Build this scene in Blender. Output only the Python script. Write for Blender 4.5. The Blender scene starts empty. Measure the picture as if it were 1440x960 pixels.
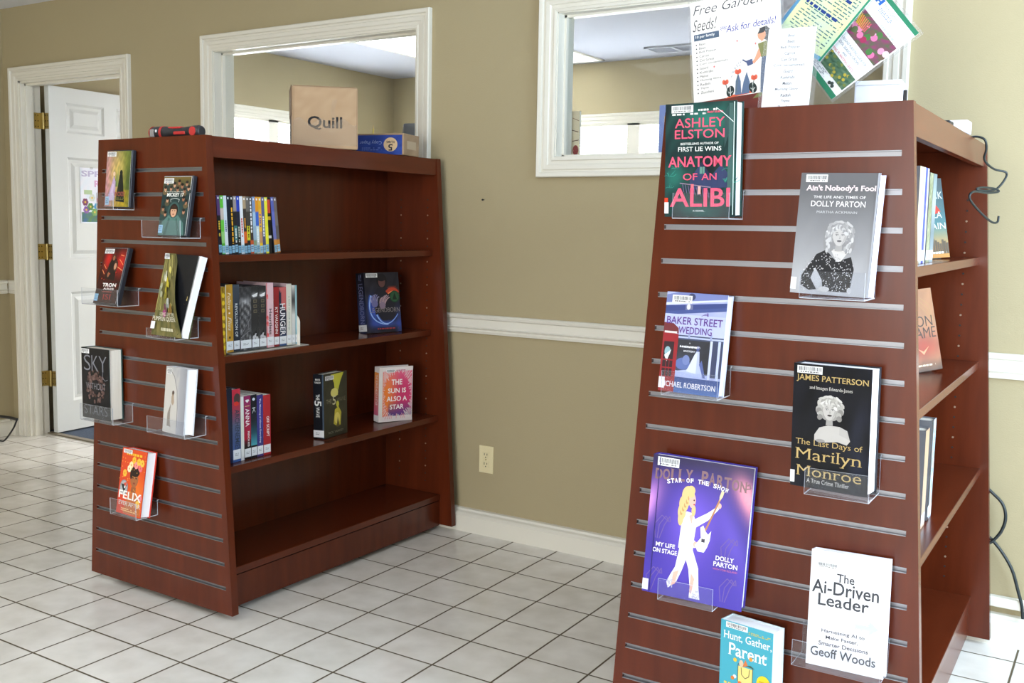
import bpy, bmesh, math, random
from mathutils import Vector, Matrix
random.seed(7)
SC = bpy.context.scene
COL = SC.collection
PI = math.pi
# ------------------------------------------------------------------ camera
CAM = Vector((2.0877, -3.3374, 1.2893))
YAW, PITCH, ROLL, FPX, PX, PY = .5693, .1029, .016, 1421.52, -27.14, -18.56
_f = Vector((-math.sin(YAW)*math.cos(PITCH), math.cos(YAW)*math.cos(PITCH), -math.sin(PITCH)))
_r0 = Vector((math.cos(YAW), math.sin(YAW), 0)); _u0 = _r0.cross(_f)
_r = math.cos(ROLL)*_r0 + math.sin(ROLL)*_u0; _u = -math.sin(ROLL)*_r0 + math.cos(ROLL)*_u0
cam_data = bpy.data.cameras.new('camera'); cam = bpy.data.objects.new('camera', cam_data); COL.objects.link(cam)
cam.matrix_world = Matrix(((_r.x, _u.x, -_f.x, CAM.x), (_r.y, _u.y, -_f.y, CAM.y), (_r.z, _u.z, -_f.z, CAM.z), (0, 0, 0, 1)))
cam_data.sensor_fit = 'HORIZONTAL'; cam_data.sensor_width = 36
cam_data.lens = FPX/1440*36; cam_data.shift_x = -PX/1440; cam_data.shift_y = PY/1440
cam_data.clip_start = .05
SC.camera = cam
# ------------------------------------------------------------------ light
SC.view_settings.view_transform = 'Standard'; SC.view_settings.look = 'None'
SC.view_settings.gamma = 1; SC.view_settings.use_curve_mapping = False
SC.view_settings.exposure = .3
world = bpy.data.worlds.new('sky'); SC.world = world; world.use_nodes = True
bg = world.node_tree.nodes['Background']; bg.inputs[0].default_value = (.86, .93, 1, 1); bg.inputs[1].default_value = 4.5
def area(name, loc, target, sx, sy, power, color):
    l = bpy.data.lights.new(name, 'AREA'); l.shape = 'RECTANGLE'; l.size = sx; l.size_y = sy; l.energy = power; l.color = color
    o = bpy.data.objects.new(name, l); COL.objects.link(o); o.location = loc
    o.rotation_euler = (Vector(target)-Vector(loc)).to_track_quat('-Z', 'Y').to_euler()
    return o
DAY = (.86, .93, 1.0)
area('daylight_side_window', (3.36, -.95, 1.4), (0, -.95, 1.1), 1.9, 1.6, 80, (.54, .77, 1.0))
area('daylight_front_window', (2.0, -7.9, 1.4), (.3, 0, .9), 2.8, 1.9, 128, (1.0, .985, .94))
for _x, _y, _p in ((-.5, -3.3, 20),): area('floor_fill_light', (_x, _y, 2.44), (_x, _y, 0), 1.2, .6, _p, (1.0, .985, .95))  # added fill under the ceiling to brighten the front-left floor; no fixture there
area('daylight_back_room_side', (-3.62, 2.2, 1.5), (0, 2.2, 1.4), 1.7, 1.1, 240, (1, .98, .93))
area('daylight_back_room_end', (-1.16, 3.83, 1.5), (-1.16, 0, 1.4), 1.8, 1.1, 240, (1, .98, .93))
# ------------------------------------------------------------------ helpers
def lin(c):
    return tuple((x/12.92 if x <= .04045 else ((x+.055)/1.055)**2.4) for x in (v/255 for v in c))
def new_mat(name, rgb, rough=.5, metal=0., spec=.5, coat=0., bump=None, noise=None):
    """rgb in 0-255 sRGB; noise=(scale, strength, (sx,sy,sz)) varies the colour; bump=(scale, strength)"""
    m = bpy.data.materials.new(name); m.use_nodes = True; nt = m.node_tree; b = nt.nodes['Principled BSDF']
    col = lin(rgb)
    b.inputs['Base Color'].default_value = (*col, 1); b.inputs['Roughness'].default_value = rough
    b.inputs['Metallic'].default_value = metal; b.inputs['Specular IOR Level'].default_value = spec
    b.inputs['Coat Weight'].default_value = coat; b.inputs['Coat Roughness'].default_value = .08
    tc = nt.nodes.new('ShaderNodeTexCoord')
    if noise:
        mp = nt.nodes.new('ShaderNodeMapping'); mp.inputs['Scale'].default_value = noise[2]
        n = nt.nodes.new('ShaderNodeTexNoise'); n.inputs['Scale'].default_value = noise[0]; n.inputs['Detail'].default_value = 5
        r = nt.nodes.new('ShaderNodeValToRGB'); s = noise[1]
        r.color_ramp.elements[0].position = .3; r.color_ramp.elements[1].position = .7
        r.color_ramp.elements[0].color = (*[c*(1-s) for c in col], 1); r.color_ramp.elements[1].color = (*[min(1, c*(1+s)) for c in col], 1)
        nt.links.new(tc.outputs['Object'], mp.inputs['Vector']); nt.links.new(mp.outputs[0], n.inputs['Vector'])
        nt.links.new(n.outputs['Fac'], r.inputs[0]); nt.links.new(r.outputs[0], b.inputs['Base Color'])
    if bump:
        n = nt.nodes.new('ShaderNodeTexNoise'); n.inputs['Scale'].default_value = bump[0]; n.inputs['Detail'].default_value = 3
        bp = nt.nodes.new('ShaderNodeBump'); bp.inputs['Strength'].default_value = bump[1]; bp.inputs['Distance'].default_value = .002
        nt.links.new(tc.outputs['Object'], n.inputs['Vector']); nt.links.new(n.outputs['Fac'], bp.inputs['Height']); nt.links.new(bp.outputs[0], b.inputs['Normal'])
    return m
def emit_mat(name, rgb, s):
    m = bpy.data.materials.new(name); m.use_nodes = True; b = m.node_tree.nodes['Principled BSDF']
    b.inputs['Base Color'].default_value = (*lin(rgb), 1); b.inputs['Emission Color'].default_value = (*lin(rgb), 1); b.inputs['Emission Strength'].default_value = s
    return m
def print_mat(name, rough, coat):
    m = bpy.data.materials.new(name); m.use_nodes = True; nt = m.node_tree; b = nt.nodes['Principled BSDF']
    a = nt.nodes.new('ShaderNodeAttribute'); a.attribute_name = 'Col'
    nt.links.new(a.outputs['Color'], b.inputs['Base Color']); b.inputs['Roughness'].default_value = rough
    b.inputs['Specular IOR Level'].default_value = .32; b.inputs['Coat Weight'].default_value = coat; b.inputs['Coat Roughness'].default_value = .1
    return m
WOOD = new_mat('cherry_laminate', (86, 34, 14), .25, spec=.36, noise=(3.0, .16, (9, 9, 1.2)))
WOOD_H = new_mat('cherry_laminate_shelf', (86, 34, 15), .23, spec=.42, noise=(3.0, .16, (9, 1.2, 9)))
ALU = new_mat('brushed_aluminium', (150, 150, 154), .42, metal=.8)
PEG = new_mat('peg_hole_dark', (22, 12, 9), .8)
PEGL = new_mat('peg_hole_sleeve', (150, 120, 95), .5)
WALLM = new_mat('beige_wall_paint', (170, 157, 124), .75, spec=.25, bump=(260, .25), noise=(1.2, .025, (1, 1, 1)))
TRIM = new_mat('white_trim_paint', (224, 220, 207), .38, spec=.4)
DOORM = new_mat('white_door_paint', (204, 206, 203), .42, spec=.4)
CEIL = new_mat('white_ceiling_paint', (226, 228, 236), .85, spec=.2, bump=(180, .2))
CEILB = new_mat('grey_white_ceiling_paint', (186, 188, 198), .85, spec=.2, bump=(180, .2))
CARPET = new_mat('blue_grey_carpet', (88, 97, 112), .95, spec=.05, bump=(500, 1), noise=(220, .35, (1, 1, 1)))
BRASS = new_mat('brass', (176, 158, 104), .3, metal=.9)
DARK = new_mat('dark_plastic', (26, 27, 31), .42)
CASE = new_mat('black_case_plastic', (36, 40, 48), .35)
PAGES = new_mat('page_edges', (236, 231, 219), .8, spec=.1, noise=(4, .06, (1, 1, 260)))
PAGESW = new_mat('white_page_edges', (246, 246, 248), .8, spec=.1, noise=(4, .03, (1, 1, 260)))
PRINT = print_mat('printed_cover', .3, .06)
PAPER = print_mat('printed_paper', .62, .0)
CARTON = print_mat('printed_cardboard', .75, 0)
def thin_mat(name, tint, rough, ior, haze=0.):
    """thin clear sheet: see-through with a surface reflection"""
    m = bpy.data.materials.new(name); m.use_nodes = True; nt = m.node_tree; nt.nodes.remove(nt.nodes['Principled BSDF']); N = nt.nodes.new; L = nt.links.new
    t = N('ShaderNodeBsdfTransparent'); t.inputs[0].default_value = (*lin(tint), 1); g = N('ShaderNodeBsdfGlossy'); g.inputs['Roughness'].default_value = rough
    f = N('ShaderNodeFresnel'); ge = N('ShaderNodeNewGeometry'); ri = N('ShaderNodeMapRange'); ri.inputs['To Min'].default_value = ior; ri.inputs['To Max'].default_value = 1/ior; L(ge.outputs['Backfacing'], ri.inputs['Value']); L(ri.outputs[0], f.inputs[0]); x = N('ShaderNodeMixShader'); L(f.outputs[0], x.inputs[0]); L(t.outputs[0], x.inputs[1]); L(g.outputs[0], x.inputs[2])
    d = N('ShaderNodeBsdfDiffuse'); d.inputs[0].default_value = (.9, .92, .95, 1); y = N('ShaderNodeMixShader'); y.inputs[0].default_value = haze; L(x.outputs[0], y.inputs[1]); L(d.outputs[0], y.inputs[2])
    L(y.outputs[0], nt.nodes['Material Output'].inputs[0]); return m
ACRYL = thin_mat('clear_acrylic', (250, 251, 253), .03, 1.3, .02)
EDGE = new_mat('acrylic_cut_edge', (225, 229, 236), .25, spec=.6); EDGE.node_tree.nodes['Principled BSDF'].inputs['Transmission Weight'].default_value = .35  # whitish colour on the cut edges imitates their edge-lit brightness
SLEEVE = thin_mat('clear_film', (250, 250, 250), .06, 1.3, .06)
GLASS = thin_mat('window_glass', (248, 250, 250), .0, 1.13, .012)
IVORY = new_mat('ivory_plastic', (226, 214, 172), .35)
WHITEP = new_mat('white_plastic', (235, 235, 240), .4)
BLINDM = bpy.data.materials.new('white_blind'); BLINDM.use_nodes = True; _n = BLINDM.node_tree
_n.nodes.remove(_n.nodes['Principled BSDF']); _d = _n.nodes.new('ShaderNodeBsdfDiffuse'); _t = _n.nodes.new('ShaderNodeBsdfTranslucent'); _x = _n.nodes.new('ShaderNodeMixShader')
_d.inputs[0].default_value = (.85, .87, .9, 1); _t.inputs[0].default_value = (.9, .92, .95, 1); _x.inputs[0].default_value = .6
_n.links.new(_d.outputs[0], _x.inputs[1]); _n.links.new(_t.outputs[0], _x.inputs[2]); _n.links.new(_x.outputs[0], _n.nodes['Material Output'].inputs[0])
CORD = new_mat('black_cord', (24, 34, 36), .45)
METALW = new_mat('cream_metal', (222, 218, 205), .4)

class MB:
    """collects shapes of one mesh"""
    def __init__(s): s.v = []; s.f = []; s.m = []; s.c = []; s.sm = []
    def add(s, verts, faces, mi=0, col=(255, 255, 255), smooth=False, cols=None):
        k = len(s.v); s.v += [tuple(p) for p in verts]
        lc = lin(col)
        s.c += cols if cols else [lc]*len(verts)
        for f in faces: s.f.append([i+k for i in f]); s.m.append(mi); s.sm.append(smooth)
    def box(s, x0, x1, y0, y1, z0, z1, mi=0, col=(255, 255, 255), bev=0):
        if bev:
            b = min(bev, (x1-x0)*.45, (y1-y0)*.45, (z1-z0)*.45); V = []; idx = {}
            bm = bmesh.new(); bmesh.ops.create_cube(bm, size=1)
            for v in bm.verts: v.co = Vector(((x0+x1)/2+v.co.x*(x1-x0), (y0+y1)/2+v.co.y*(y1-y0), (z0+z1)/2+v.co.z*(z1-z0)))
            bmesh.ops.bevel(bm, geom=bm.edges[:], offset=b, segments=2, profile=.5, affect='EDGES')
            bm.verts.index_update(); s.add([v.co for v in bm.verts], [[v.index for v in f.verts] for f in bm.faces], mi, col); bm.free(); return
        s.add([(x0, y0, z0), (x1, y0, z0), (x1, y1, z0), (x0, y1, z0), (x0, y0, z1), (x1, y0, z1), (x1, y1, z1), (x0, y1, z1)],
              [(0, 3, 2, 1), (4, 5, 6, 7), (0, 1, 5, 4), (1, 2, 6, 5), (2, 3, 7, 6), (3, 0, 4, 7)], mi, col)
    def prism(s, poly, a0, a1, axis, mi=0, col=(255, 255, 255)):
        """poly: 2-D outline (ccw); extruded along axis from a0 to a1. axis 'x': poly=(y,z); 'y': (x,z); 'z': (x,y)"""
        def P(p, a): return (a, p[0], p[1]) if axis == 'x' else (p[0], a, p[1]) if axis == 'y' else (p[0], p[1], a)
        n = len(poly); V = [P(p, a0) for p in poly]+[P(p, a1) for p in poly]
        F = [list(range(n))[::-1], list(range(n, 2*n))]+[(i, (i+1) % n, n+(i+1) % n, n+i) for i in range(n)]
        s.add(V, F, mi, col)
    def cyl(s, p0, p1, r0, r1=None, n=16, mi=0, col=(255, 255, 255), caps=True, smooth=True):
        r1 = r0 if r1 is None else r1; p0 = Vector(p0); p1 = Vector(p1); d = (p1-p0).normalized()
        a = d.orthogonal().normalized(); b = d.cross(a)
        V = [p0+(a*math.cos(t)+b*math.sin(t))*r0 for t in (2*PI*i/n for i in range(n))]+[p1+(a*math.cos(t)+b*math.sin(t))*r1 for t in (2*PI*i/n for i in range(n))]
        s.add(V, [(i, (i+1) % n, n+(i+1) % n, n+i) for i in range(n)], mi, col, smooth)
        if caps: s.add(V, [list(range(n))[::-1], list(range(n, 2*n))], mi, col)
    def tube(s, pts, r, n=10, mi=0, col=(255, 255, 255), sub=6, cap=True):
        P = [Vector(p) for p in pts]
        Q = []
        if sub and len(P) > 2:
            E = [P[0]*2-P[1]]+P+[P[-1]*2-P[-2]]
            for i in range(1, len(E)-2):
                for k in range(sub):
                    t = k/sub; a, b, c, d = E[i-1:i+3]
                    Q.append(.5*((2*b)+(c-a)*t+(2*a-5*b+4*c-d)*t*t+(3*b-a-3*c+d)*t**3))
            Q.append(P[-1])
        else: Q = P
        V = []; nrm = None
        for i, p in enumerate(Q):
            d = (Q[min(i+1, len(Q)-1)]-Q[max(i-1, 0)]).normalized()
            if nrm is None: nrm = d.orthogonal().normalized()
            nrm = (nrm-d*nrm.dot(d)).normalized(); b = d.cross(nrm)
            V += [p+(nrm*math.cos(t)+b*math.sin(t))*r for t in (2*PI*k/n for k in range(n))]
        F = [(i*n+k, i*n+(k+1) % n, (i+1)*n+(k+1) % n, (i+1)*n+k) for i in range(len(Q)-1) for k in range(n)]
        s.add(V, F, mi, col, True)
        if cap: s.add(V, [list(range(n))[::-1], list(range(len(V)-n, len(V)))], mi, col)
    def build(s, name, mats, parent=None, matrix=None):
        me = bpy.data.meshes.new(name); me.from_pydata(s.v, [], s.f)
        if not isinstance(mats, (list, tuple)): mats = [mats]
        for m in mats: me.materials.append(m)
        me.polygons.foreach_set('material_index', s.m); me.polygons.foreach_set('use_smooth', s.sm)
        ca = me.color_attributes.new('Col', 'FLOAT_COLOR', 'POINT')
        ca.data.foreach_set('color', [x for c in s.c for x in (*c, 1)])
        me.update()
        o = bpy.data.objects.new(name, me); COL.objects.link(o)
        if parent: o.parent = parent
        if matrix is not None: o.matrix_local = matrix
        return o
def tag(o, label, cat, group=None, kind=None):
    o['label'] = label; o['category'] = cat
    if group: o['group'] = group
    if kind: o['kind'] = kind
    return o
def thing(name, label, cat, loc=(0, 0, 0), group=None, matrix=None):
    o = bpy.data.objects.new(name, None); COL.objects.link(o); o.empty_display_size = .05
    if matrix is not None: o.matrix_world = matrix
    else: o.location = loc
    return tag(o, label, cat, group)
def struct(o, label=None, cat=None):
    o['kind'] = 'structure'
    if label: o['label'] = label
    if cat: o['category'] = cat
    return o
# ------------------------------------------------------------------ printed art
_tc = {}
def glyphs(s, bold=0., shear=0., serif=False):
    k = (s, bold, shear, serif)
    if k not in _tc:
        c = bpy.data.curves.new('t', 'FONT'); c.body = s; c.resolution_u = 3; c.offset = bold; c.shear = shear; c.fill_mode = 'FRONT'
        o = bpy.data.objects.new('t', c); me = o.to_mesh()
        V = [(v.co.x, v.co.y) for v in me.vertices]; F = [list(p.vertices) for p in me.polygons]
        o.to_mesh_clear(); bpy.data.objects.remove(o); bpy.data.curves.remove(c)
        if serif:   # short bars where an upright stroke ends
            n = {}
            for f in F:
                for a, b in zip(f, f[1:]+f[:1]): e = (min(a, b), max(a, b)); n[e] = n.get(e, 0)+1
            for (a, b), q in list(n.items()):
                (x0, y0), (x1, y1) = V[a], V[b]
                if q == 1 and abs(y0-y1) < .004 and .02 < abs(x1-x0) < .17:
                    xa, xb = min(x0, x1)-.05, max(x0, x1)+.05; up = [v[1] for f in F if a in f and b in f for v in (V[i] for i in f)]
                    t = .034 if sum(up)/len(up) > y0 else -.034; m = len(V)
                    V += [(xa, y0), (xb, y0), (xb, y0+t), (xa, y0+t)]; F.append([m, m+1, m+2, m+3] if t > 0 else [m+3, m+2, m+1, m])
        xs = [v[0] for v in V] or [0, 1]; ys = [v[1] for v in V] or [0, 1]
        _tc[k] = (V, F, min(xs), max(xs), min(ys), max(ys))
    return _tc[k]
class Art:
    """flat print on a w x h panel; x, y run 0..1 from its lower left corner"""
    def __init__(s, w, h, base=None):
        s.w = w; s.h = h; s.L = []; s.k = 0
        if base is not None: s.rect(0, 0, 1, 1, base)
    def put(s, V, F, col=None, cols=None):
        s.k += 1; s.L.append((V, F, cols if cols else [lin(col)]*len(V), s.k))
    def grid(s, fn, nx=30, ny=44, box=(0, 0, 1, 1)):
        x0, y0, x1, y1 = box; V = []; C = []
        for j in range(ny+1):
            for i in range(nx+1):
                u, v = i/nx, j/ny; V.append((x0+u*(x1-x0), y0+v*(y1-y0))); C.append(lin([max(0, min(255, q)) for q in fn(u, v)]))
        s.put(V, [(j*(nx+1)+i, j*(nx+1)+i+1, (j+1)*(nx+1)+i+1, (j+1)*(nx+1)+i) for j in range(ny) for i in range(nx)], cols=C)
    def rect(s, x0, y0, x1, y1, col): s.put([(x0, y0), (x1, y0), (x1, y1), (x0, y1)], [(0, 1, 2, 3)], col)
    def poly(s, pts, col): s.put(list(pts), [list(range(len(pts)))], col)
    def ell(s, cx, cy, rx, ry, col, n=22, a0=0., rot=0.):
        c, q = math.cos(rot), math.sin(rot); P = []
        for i in range(n):
            t = 2*PI*i/n; x = rx*math.cos(t)*s.w; y = ry*math.sin(t)*s.h; P.append((cx+(x*c-y*q)/s.w, cy+(x*q+y*c)/s.h))
        s.poly(P, col)
    def line(s, pts, wd, col):
        for (a, b), (c, d) in zip(pts, pts[1:]):
            ax, ay, cx, cy = a*s.w, b*s.h, c*s.w, d*s.h; L = math.hypot(cx-ax, cy-ay) or 1; nx, ny = -(cy-ay)/L*wd*s.w/2, (cx-ax)/L*wd*s.w/2
            s.put([((ax+nx)/s.w, (ay+ny)/s.h), ((ax-nx)/s.w, (ay-ny)/s.h), ((cx-nx)/s.w, (cy-ny)/s.h), ((cx+nx)/s.w, (cy+ny)/s.h)], [(0, 1, 2, 3)], col)
            s.k -= 1
        s.k += 1
    def text(s, t, x0, y0, x1, y1, col, bold=.006, shear=0., vert=0, rot=0., serif=False):
        """fits t into the box; vert=1 reads top to bottom"""
        V, F, a, b, c, d = glyphs(t, bold, shear, serif); P = []
        for x, y in V:
            u, v = (x-a)/(b-a), (y-c)/(d-c)
            if vert: u, v = v, 1-u
            P.append((x0+u*(x1-x0), y0+v*(y1-y0)))
        if rot:
            cx, cy = (x0+x1)/2*s.w, (y0+y1)/2*s.h; q, r = math.cos(rot), math.sin(rot)
            P = [((cx+(x*s.w-cx)*q-(y*s.h-cy)*r)/s.w, (cy+(x*s.w-cx)*r+(y*s.h-cy)*q)/s.h) for x, y in P]
        s.put(P, F, col)
    def scribble(s, x0, y0, x1, y1, n, col, fill=.55, vert=0, seed=1):
        """rows of unreadably small print"""
        R = random.Random(seed); V = []; F = []
        for i in range(n):
            t = 0.
            while t < 1:
                w = R.uniform(.05, .14); e = min(1, t+w)
                if R.random() < .85:
                    a, b = (i+(1-fill)/2)/n, (i+(1+fill)/2)/n; k = len(V)
                    q = [(t, a), (e, a), (e, b), (t, b)]
                    if vert: q = [(b_, 1-a_) for a_, b_ in q]
                    V += [(x0+u*(x1-x0), y0+v*(y1-y0)) for u, v in q]; F.append((k, k+1, k+2, k+3))
                t = e+R.uniform(.02, .04)
        s.put(V, F, col)
    def barcode(s, x0, y0, x1, y1, seed=3):
        s.rect(x0, y0, x1, y1, (238, 239, 240)); R = random.Random(seed); V = []; F = []; x = x0+(x1-x0)*.07
        while x < x1-(x1-x0)*.08:
            w = (x1-x0)*R.choice((.012, .02, .03)); k = len(V); a = y0+(y1-y0)*.36; b = y0+(y1-y0)*.88
            V += [(x, a), (x+w, a), (x+w, b), (x, b)]; F.append((k, k+1, k+2, k+3)); x += w+(x1-x0)*R.choice((.014, .022))
        s.put(V, F, (70, 72, 78)); s.scribble(x0+(x1-x0)*.12, y0+(y1-y0)*.1, x1-(x1-x0)*.12, y0+(y1-y0)*.3, 1, (110, 110, 112), .8, seed=seed)
    def emit(s, mb, o, ex, ey, en, mi=0, step=.00012):
        step = min(step, .0013/max(1, s.k))
        o, ex, ey, en = Vector(o), Vector(ex), Vector(ey), Vector(en)
        for V, F, C, k in s.L:
            mb.add([o+ex*(x*s.w)+ey*(y*s.h)+en*(.0001+k*step) for x, y in V], F, mi, cols=C)
def mix(a, b, t):
    t = max(0, min(1, t)); return tuple(x+(y-x)*t for x, y in zip(a, b))
def nz(u, v, s=0):
    return .5+.25*math.sin(13.7*u+7.1*v+s*1.7+2*math.sin(9.1*v-4*u+s))+.25*math.sin(23*v-11*u+s*2.3+1.7*math.sin(17*u+s))
def bump2(u, v, cx, cy, rx, ry):
    return math.exp(-((u-cx)/rx)**2-((v-cy)/ry)**2)
# ------------------------------------------------------------------ the room
T = .2032; YW = .137; YB = .252; HC = 2.467; XL, XR, YF = -3.52, 3.5, -8.05
BXL, BYE, BH, BXR = -3.42, 3.63, 2.51, 3.5       # back room
def tile_mat():
    m = bpy.data.materials.new('glazed_floor_tile'); m.use_nodes = True; nt = m.node_tree; b = nt.nodes['Principled BSDF']
    N = nt.nodes.new; L = nt.links.new
    g = N('ShaderNodeNewGeometry'); sp = N('ShaderNodeSeparateXYZ'); L(g.outputs['Position'], sp.inputs[0])
    def M(op, a, bb=None):
        n = N('ShaderNodeMath'); n.operation = op
        for i, q in enumerate((a, bb)):
            if q is None: continue
            if isinstance(q, (int, float)): n.inputs[i].default_value = q
            else: L(q, n.inputs[i])
        return n.outputs[0]
    D = []; ids = []
    for ax in ('X', 'Y'):
        s = M('DIVIDE', M('SUBTRACT', sp.outputs[ax], .006 if ax == 'X' else -.0105), .2045 if ax == 'X' else .2028); fl = M('ROUND', s); d = M('MULTIPLY', M('ABSOLUTE', M('SUBTRACT', s, fl)), T); D.append(d); ids.append(M('FLOOR', s))
    d = M('MINIMUM', D[0], D[1])
    mr = N('ShaderNodeMapRange'); mr.inputs['From Min'].default_value = .0022; mr.inputs['From Max'].default_value = .0042; L(d, mr.inputs['Value'])
    n1 = N('ShaderNodeTexNoise'); n1.inputs['Scale'].default_value = 9; n1.inputs['Detail'].default_value = 6; L(g.outputs['Position'], n1.inputs['Vector'])
    r = N('ShaderNodeValToRGB'); r.color_ramp.elements[0].position = .3; r.color_ramp.elements[1].position = .75
    r.color_ramp.elements[0].color = (*lin((216, 211, 201)), 1); r.color_ramp.elements[1].color = (*lin((236, 232, 224)), 1); L(n1.outputs['Fac'], r.inputs[0])
    wn = N('ShaderNodeTexWhiteNoise'); wn.noise_dimensions = '2D'; cv = N('ShaderNodeCombineXYZ'); L(ids[0], cv.inputs[0]); L(ids[1], cv.inputs[1]); L(cv.outputs[0], wn.inputs['Vector'])
    hv = N('ShaderNodeHueSaturation'); L(r.outputs[0], hv.inputs['Color']); L(M('ADD', M('MULTIPLY', wn.outputs['Value'], .06), .97), hv.inputs['Value'])
    mx = N('ShaderNodeMix'); mx.data_type = 'RGBA'; mx.inputs['A'].default_value = (*lin((88, 76, 54)), 1); L(hv.outputs[0], mx.inputs['B']); L(mr.outputs[0], mx.inputs['Factor'])
    L(mx.outputs['Result'], b.inputs['Base Color'])
    rg = N('ShaderNodeMapRange'); rg.inputs['To Min'].default_value = .7; rg.inputs['To Max'].default_value = .2; L(mr.outputs[0], rg.inputs['Value']); L(rg.outputs[0], b.inputs['Roughness'])
    bp = N('ShaderNodeBump'); bp.inputs['Strength'].default_value = .6; bp.inputs['Distance'].default_value = .0015; L(mr.outputs[0], bp.inputs['Height']); L(bp.outputs[0], b.inputs['Normal'])
    return m
TILE = tile_mat()
mb = MB(); mb.box(XL-.1, XR+.1, YF-.1, YB+.01, -.1, 0); struct(mb.build('floor', TILE), 'white square glazed tile floor with brown grout lines', 'floor')
mb = MB(); mb.box(BXL-.1, BXR+.1, YB+.01, BYE+.1, -.1, .002); struct(mb.build('floor_carpet', CARPET), 'blue grey carpet floor beyond the open door', 'floor')
mb = MB(); mb.box(-3.36, -2.46, YB-.012, YB+.022, 0, .008, col=(120, 112, 95)); struct(mb.build('trim_9', new_mat('threshold_strip', (126, 116, 98), .5)), 'threshold strip under the open door', 'threshold')
OPEN = {'door': (-3.367, -2.455, 0, 2.058), 'w1': (-1.767, -.530, 1.545, 2.102), 'w2': (.137, 1.350, 1.545, 2.102)}
def wall_with_holes(name, a0, a1, z1, holes, lo, hi, axis, label):
    """a wall slab along x (axis 'x', lo/hi are y) or along y (axis 'y', lo/hi are x)"""
    mb = MB(); A = sorted({a0, a1, *[h[0] for h in holes], *[h[1] for h in holes]}); Z = sorted({0, z1, *[h[2] for h in holes], *[h[3] for h in holes]})
    vi = {}; V = []; F = []
    def P(a, b, z):
        k = (a, b, z)
        if k not in vi: vi[k] = len(V); V.append((a, b, z) if axis == 'x' else (b, a, z))
        return vi[k]
    def solid(i, j):
        if not (0 <= i < len(A)-1 and 0 <= j < len(Z)-1): return False
        x, z = (A[i]+A[i+1])/2, (Z[j]+Z[j+1])/2
        return not any(h[0] < x < h[1] and h[2] < z < h[3] for h in holes)
    for i in range(len(A)-1):
        for j in range(len(Z)-1):
            if not solid(i, j): continue
            x0, x1, q0, q1 = A[i], A[i+1], Z[j], Z[j+1]
            F.append([P(x0, lo, q0), P(x1, lo, q0), P(x1, lo, q1), P(x0, lo, q1)]); F.append([P(x0, hi, q0), P(x0, hi, q1), P(x1, hi, q1), P(x1, hi, q0)])
            if not solid(i-1, j): F.append([P(x0, lo, q0), P(x0, lo, q1), P(x0, hi, q1), P(x0, hi, q0)])
            if not solid(i+1, j): F.append([P(x1, lo, q0), P(x1, hi, q0), P(x1, hi, q1), P(x1, lo, q1)])
            if not solid(i, j-1): F.append([P(x0, lo, q0), P(x0, hi, q0), P(x1, hi, q0), P(x1, lo, q0)])
            if not solid(i, j+1): F.append([P(x0, lo, q1), P(x1, lo, q1), P(x1, hi, q1), P(x0, hi, q1)])
    mb.add(V, F); return struct(mb.build(name, WALLM), label, 'wall')
wall_with_holes('wall_back', XL-.1, XR+.1, 2.6, [OPEN['door'], OPEN['w1'], OPEN['w2']], YW, YB, 'x', 'beige wall with two interior windows and a doorway')
wall_with_holes('wall_left', YF-.1, YW, HC, [], XL-.1, XL, 'y', 'beige wall meeting the doorway wall at the corner')
wall_with_holes('wall_right', YF-.1, YW, HC, [(-2.5, -.12, .5, 2.2)], XR, XR+.12, 'y', 'beige wall with a large daylight window')
wall_with_holes('wall_front', XL-.1, XR+.1, HC, [(.6, 3.4, .4, 2.35)], YF-.1, YF, 'x', 'beige wall with a storefront window')
mb = MB(); mb.box(XL-.1, XR+.1, YF-.1, YW, HC, HC+.12); struct(mb.build('ceiling', CEIL), 'white ceiling of the reading room', 'ceiling')
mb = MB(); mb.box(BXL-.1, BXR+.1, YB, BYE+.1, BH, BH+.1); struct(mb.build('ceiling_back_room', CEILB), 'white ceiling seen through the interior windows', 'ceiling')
LW = (1.35, 3.05, .95, 2.035); EW = (-2.05, -.27, .95, 2.055)
wall_with_holes('wall_back_room_left', YB, BYE+.1, BH, [LW], BXL-.12, BXL, 'y', 'beige side wall of the room behind the glass')
wall_with_holes('wall_back_room_end', BXL-.12, BXR+.1, BH, [EW], BYE, BYE+.12, 'x', 'beige end wall of the room behind the glass')
wall_with_holes('wall_back_room_right', YB, BYE+.1, BH, [], BXR, BXR+.12, 'y', 'beige far side wall of the room behind the glass')
# mitred casings: profile (distance outwards from the opening, stand-off from the wall)
CASING = [(d*.864, h) for d, h in [(0, 0), (0, .012), (.012, .014), (.016, .009), (.030, .011), (.034, .016), (.052, .018), (.057, .013), (.064, .014), (.068, .022), (.084, .024), (.088, .020), (.088, 0)]]
def casing(name, x0, x1, z0, z1, yface, mat, sides4=True, prof=CASING, sgn=-1, plane='x', parent=None):
    mb = MB(); V = []; n = len(prof)
    for d, h in prof:
        y = yface+sgn*h
        if sides4: pts = [(x0-d, z0-d), (x1+d, z0-d), (x1+d, z1+d), (x0-d, z1+d)]
        else: pts = [(x0-d, z0), (x0-d, z1+d), (x1+d, z1+d), (x1+d, z0)]
        V += [(px, y, pz) if plane == 'x' else (y, px, pz) for px, pz in pts]
    F = []
    for i in range(n-1):
        for k in range(4 if sides4 else 3): F.append((i*4+k, i*4+(k+1) % 4, (i+1)*4+(k+1) % 4, (i+1)*4+k))
    if not sides4: F += [[i*4 for i in range(n)], [i*4+3 for i in range(n)][::-1]]
    mb.add(V, F); bmc = mb.build(name, mat, parent)
    bm = bmesh.new(); bm.from_mesh(bmc.data); bmesh.ops.recalc_face_normals(bm, faces=bm.faces[:]); bm.to_mesh(bmc.data); bm.free()
    return bmc
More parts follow.
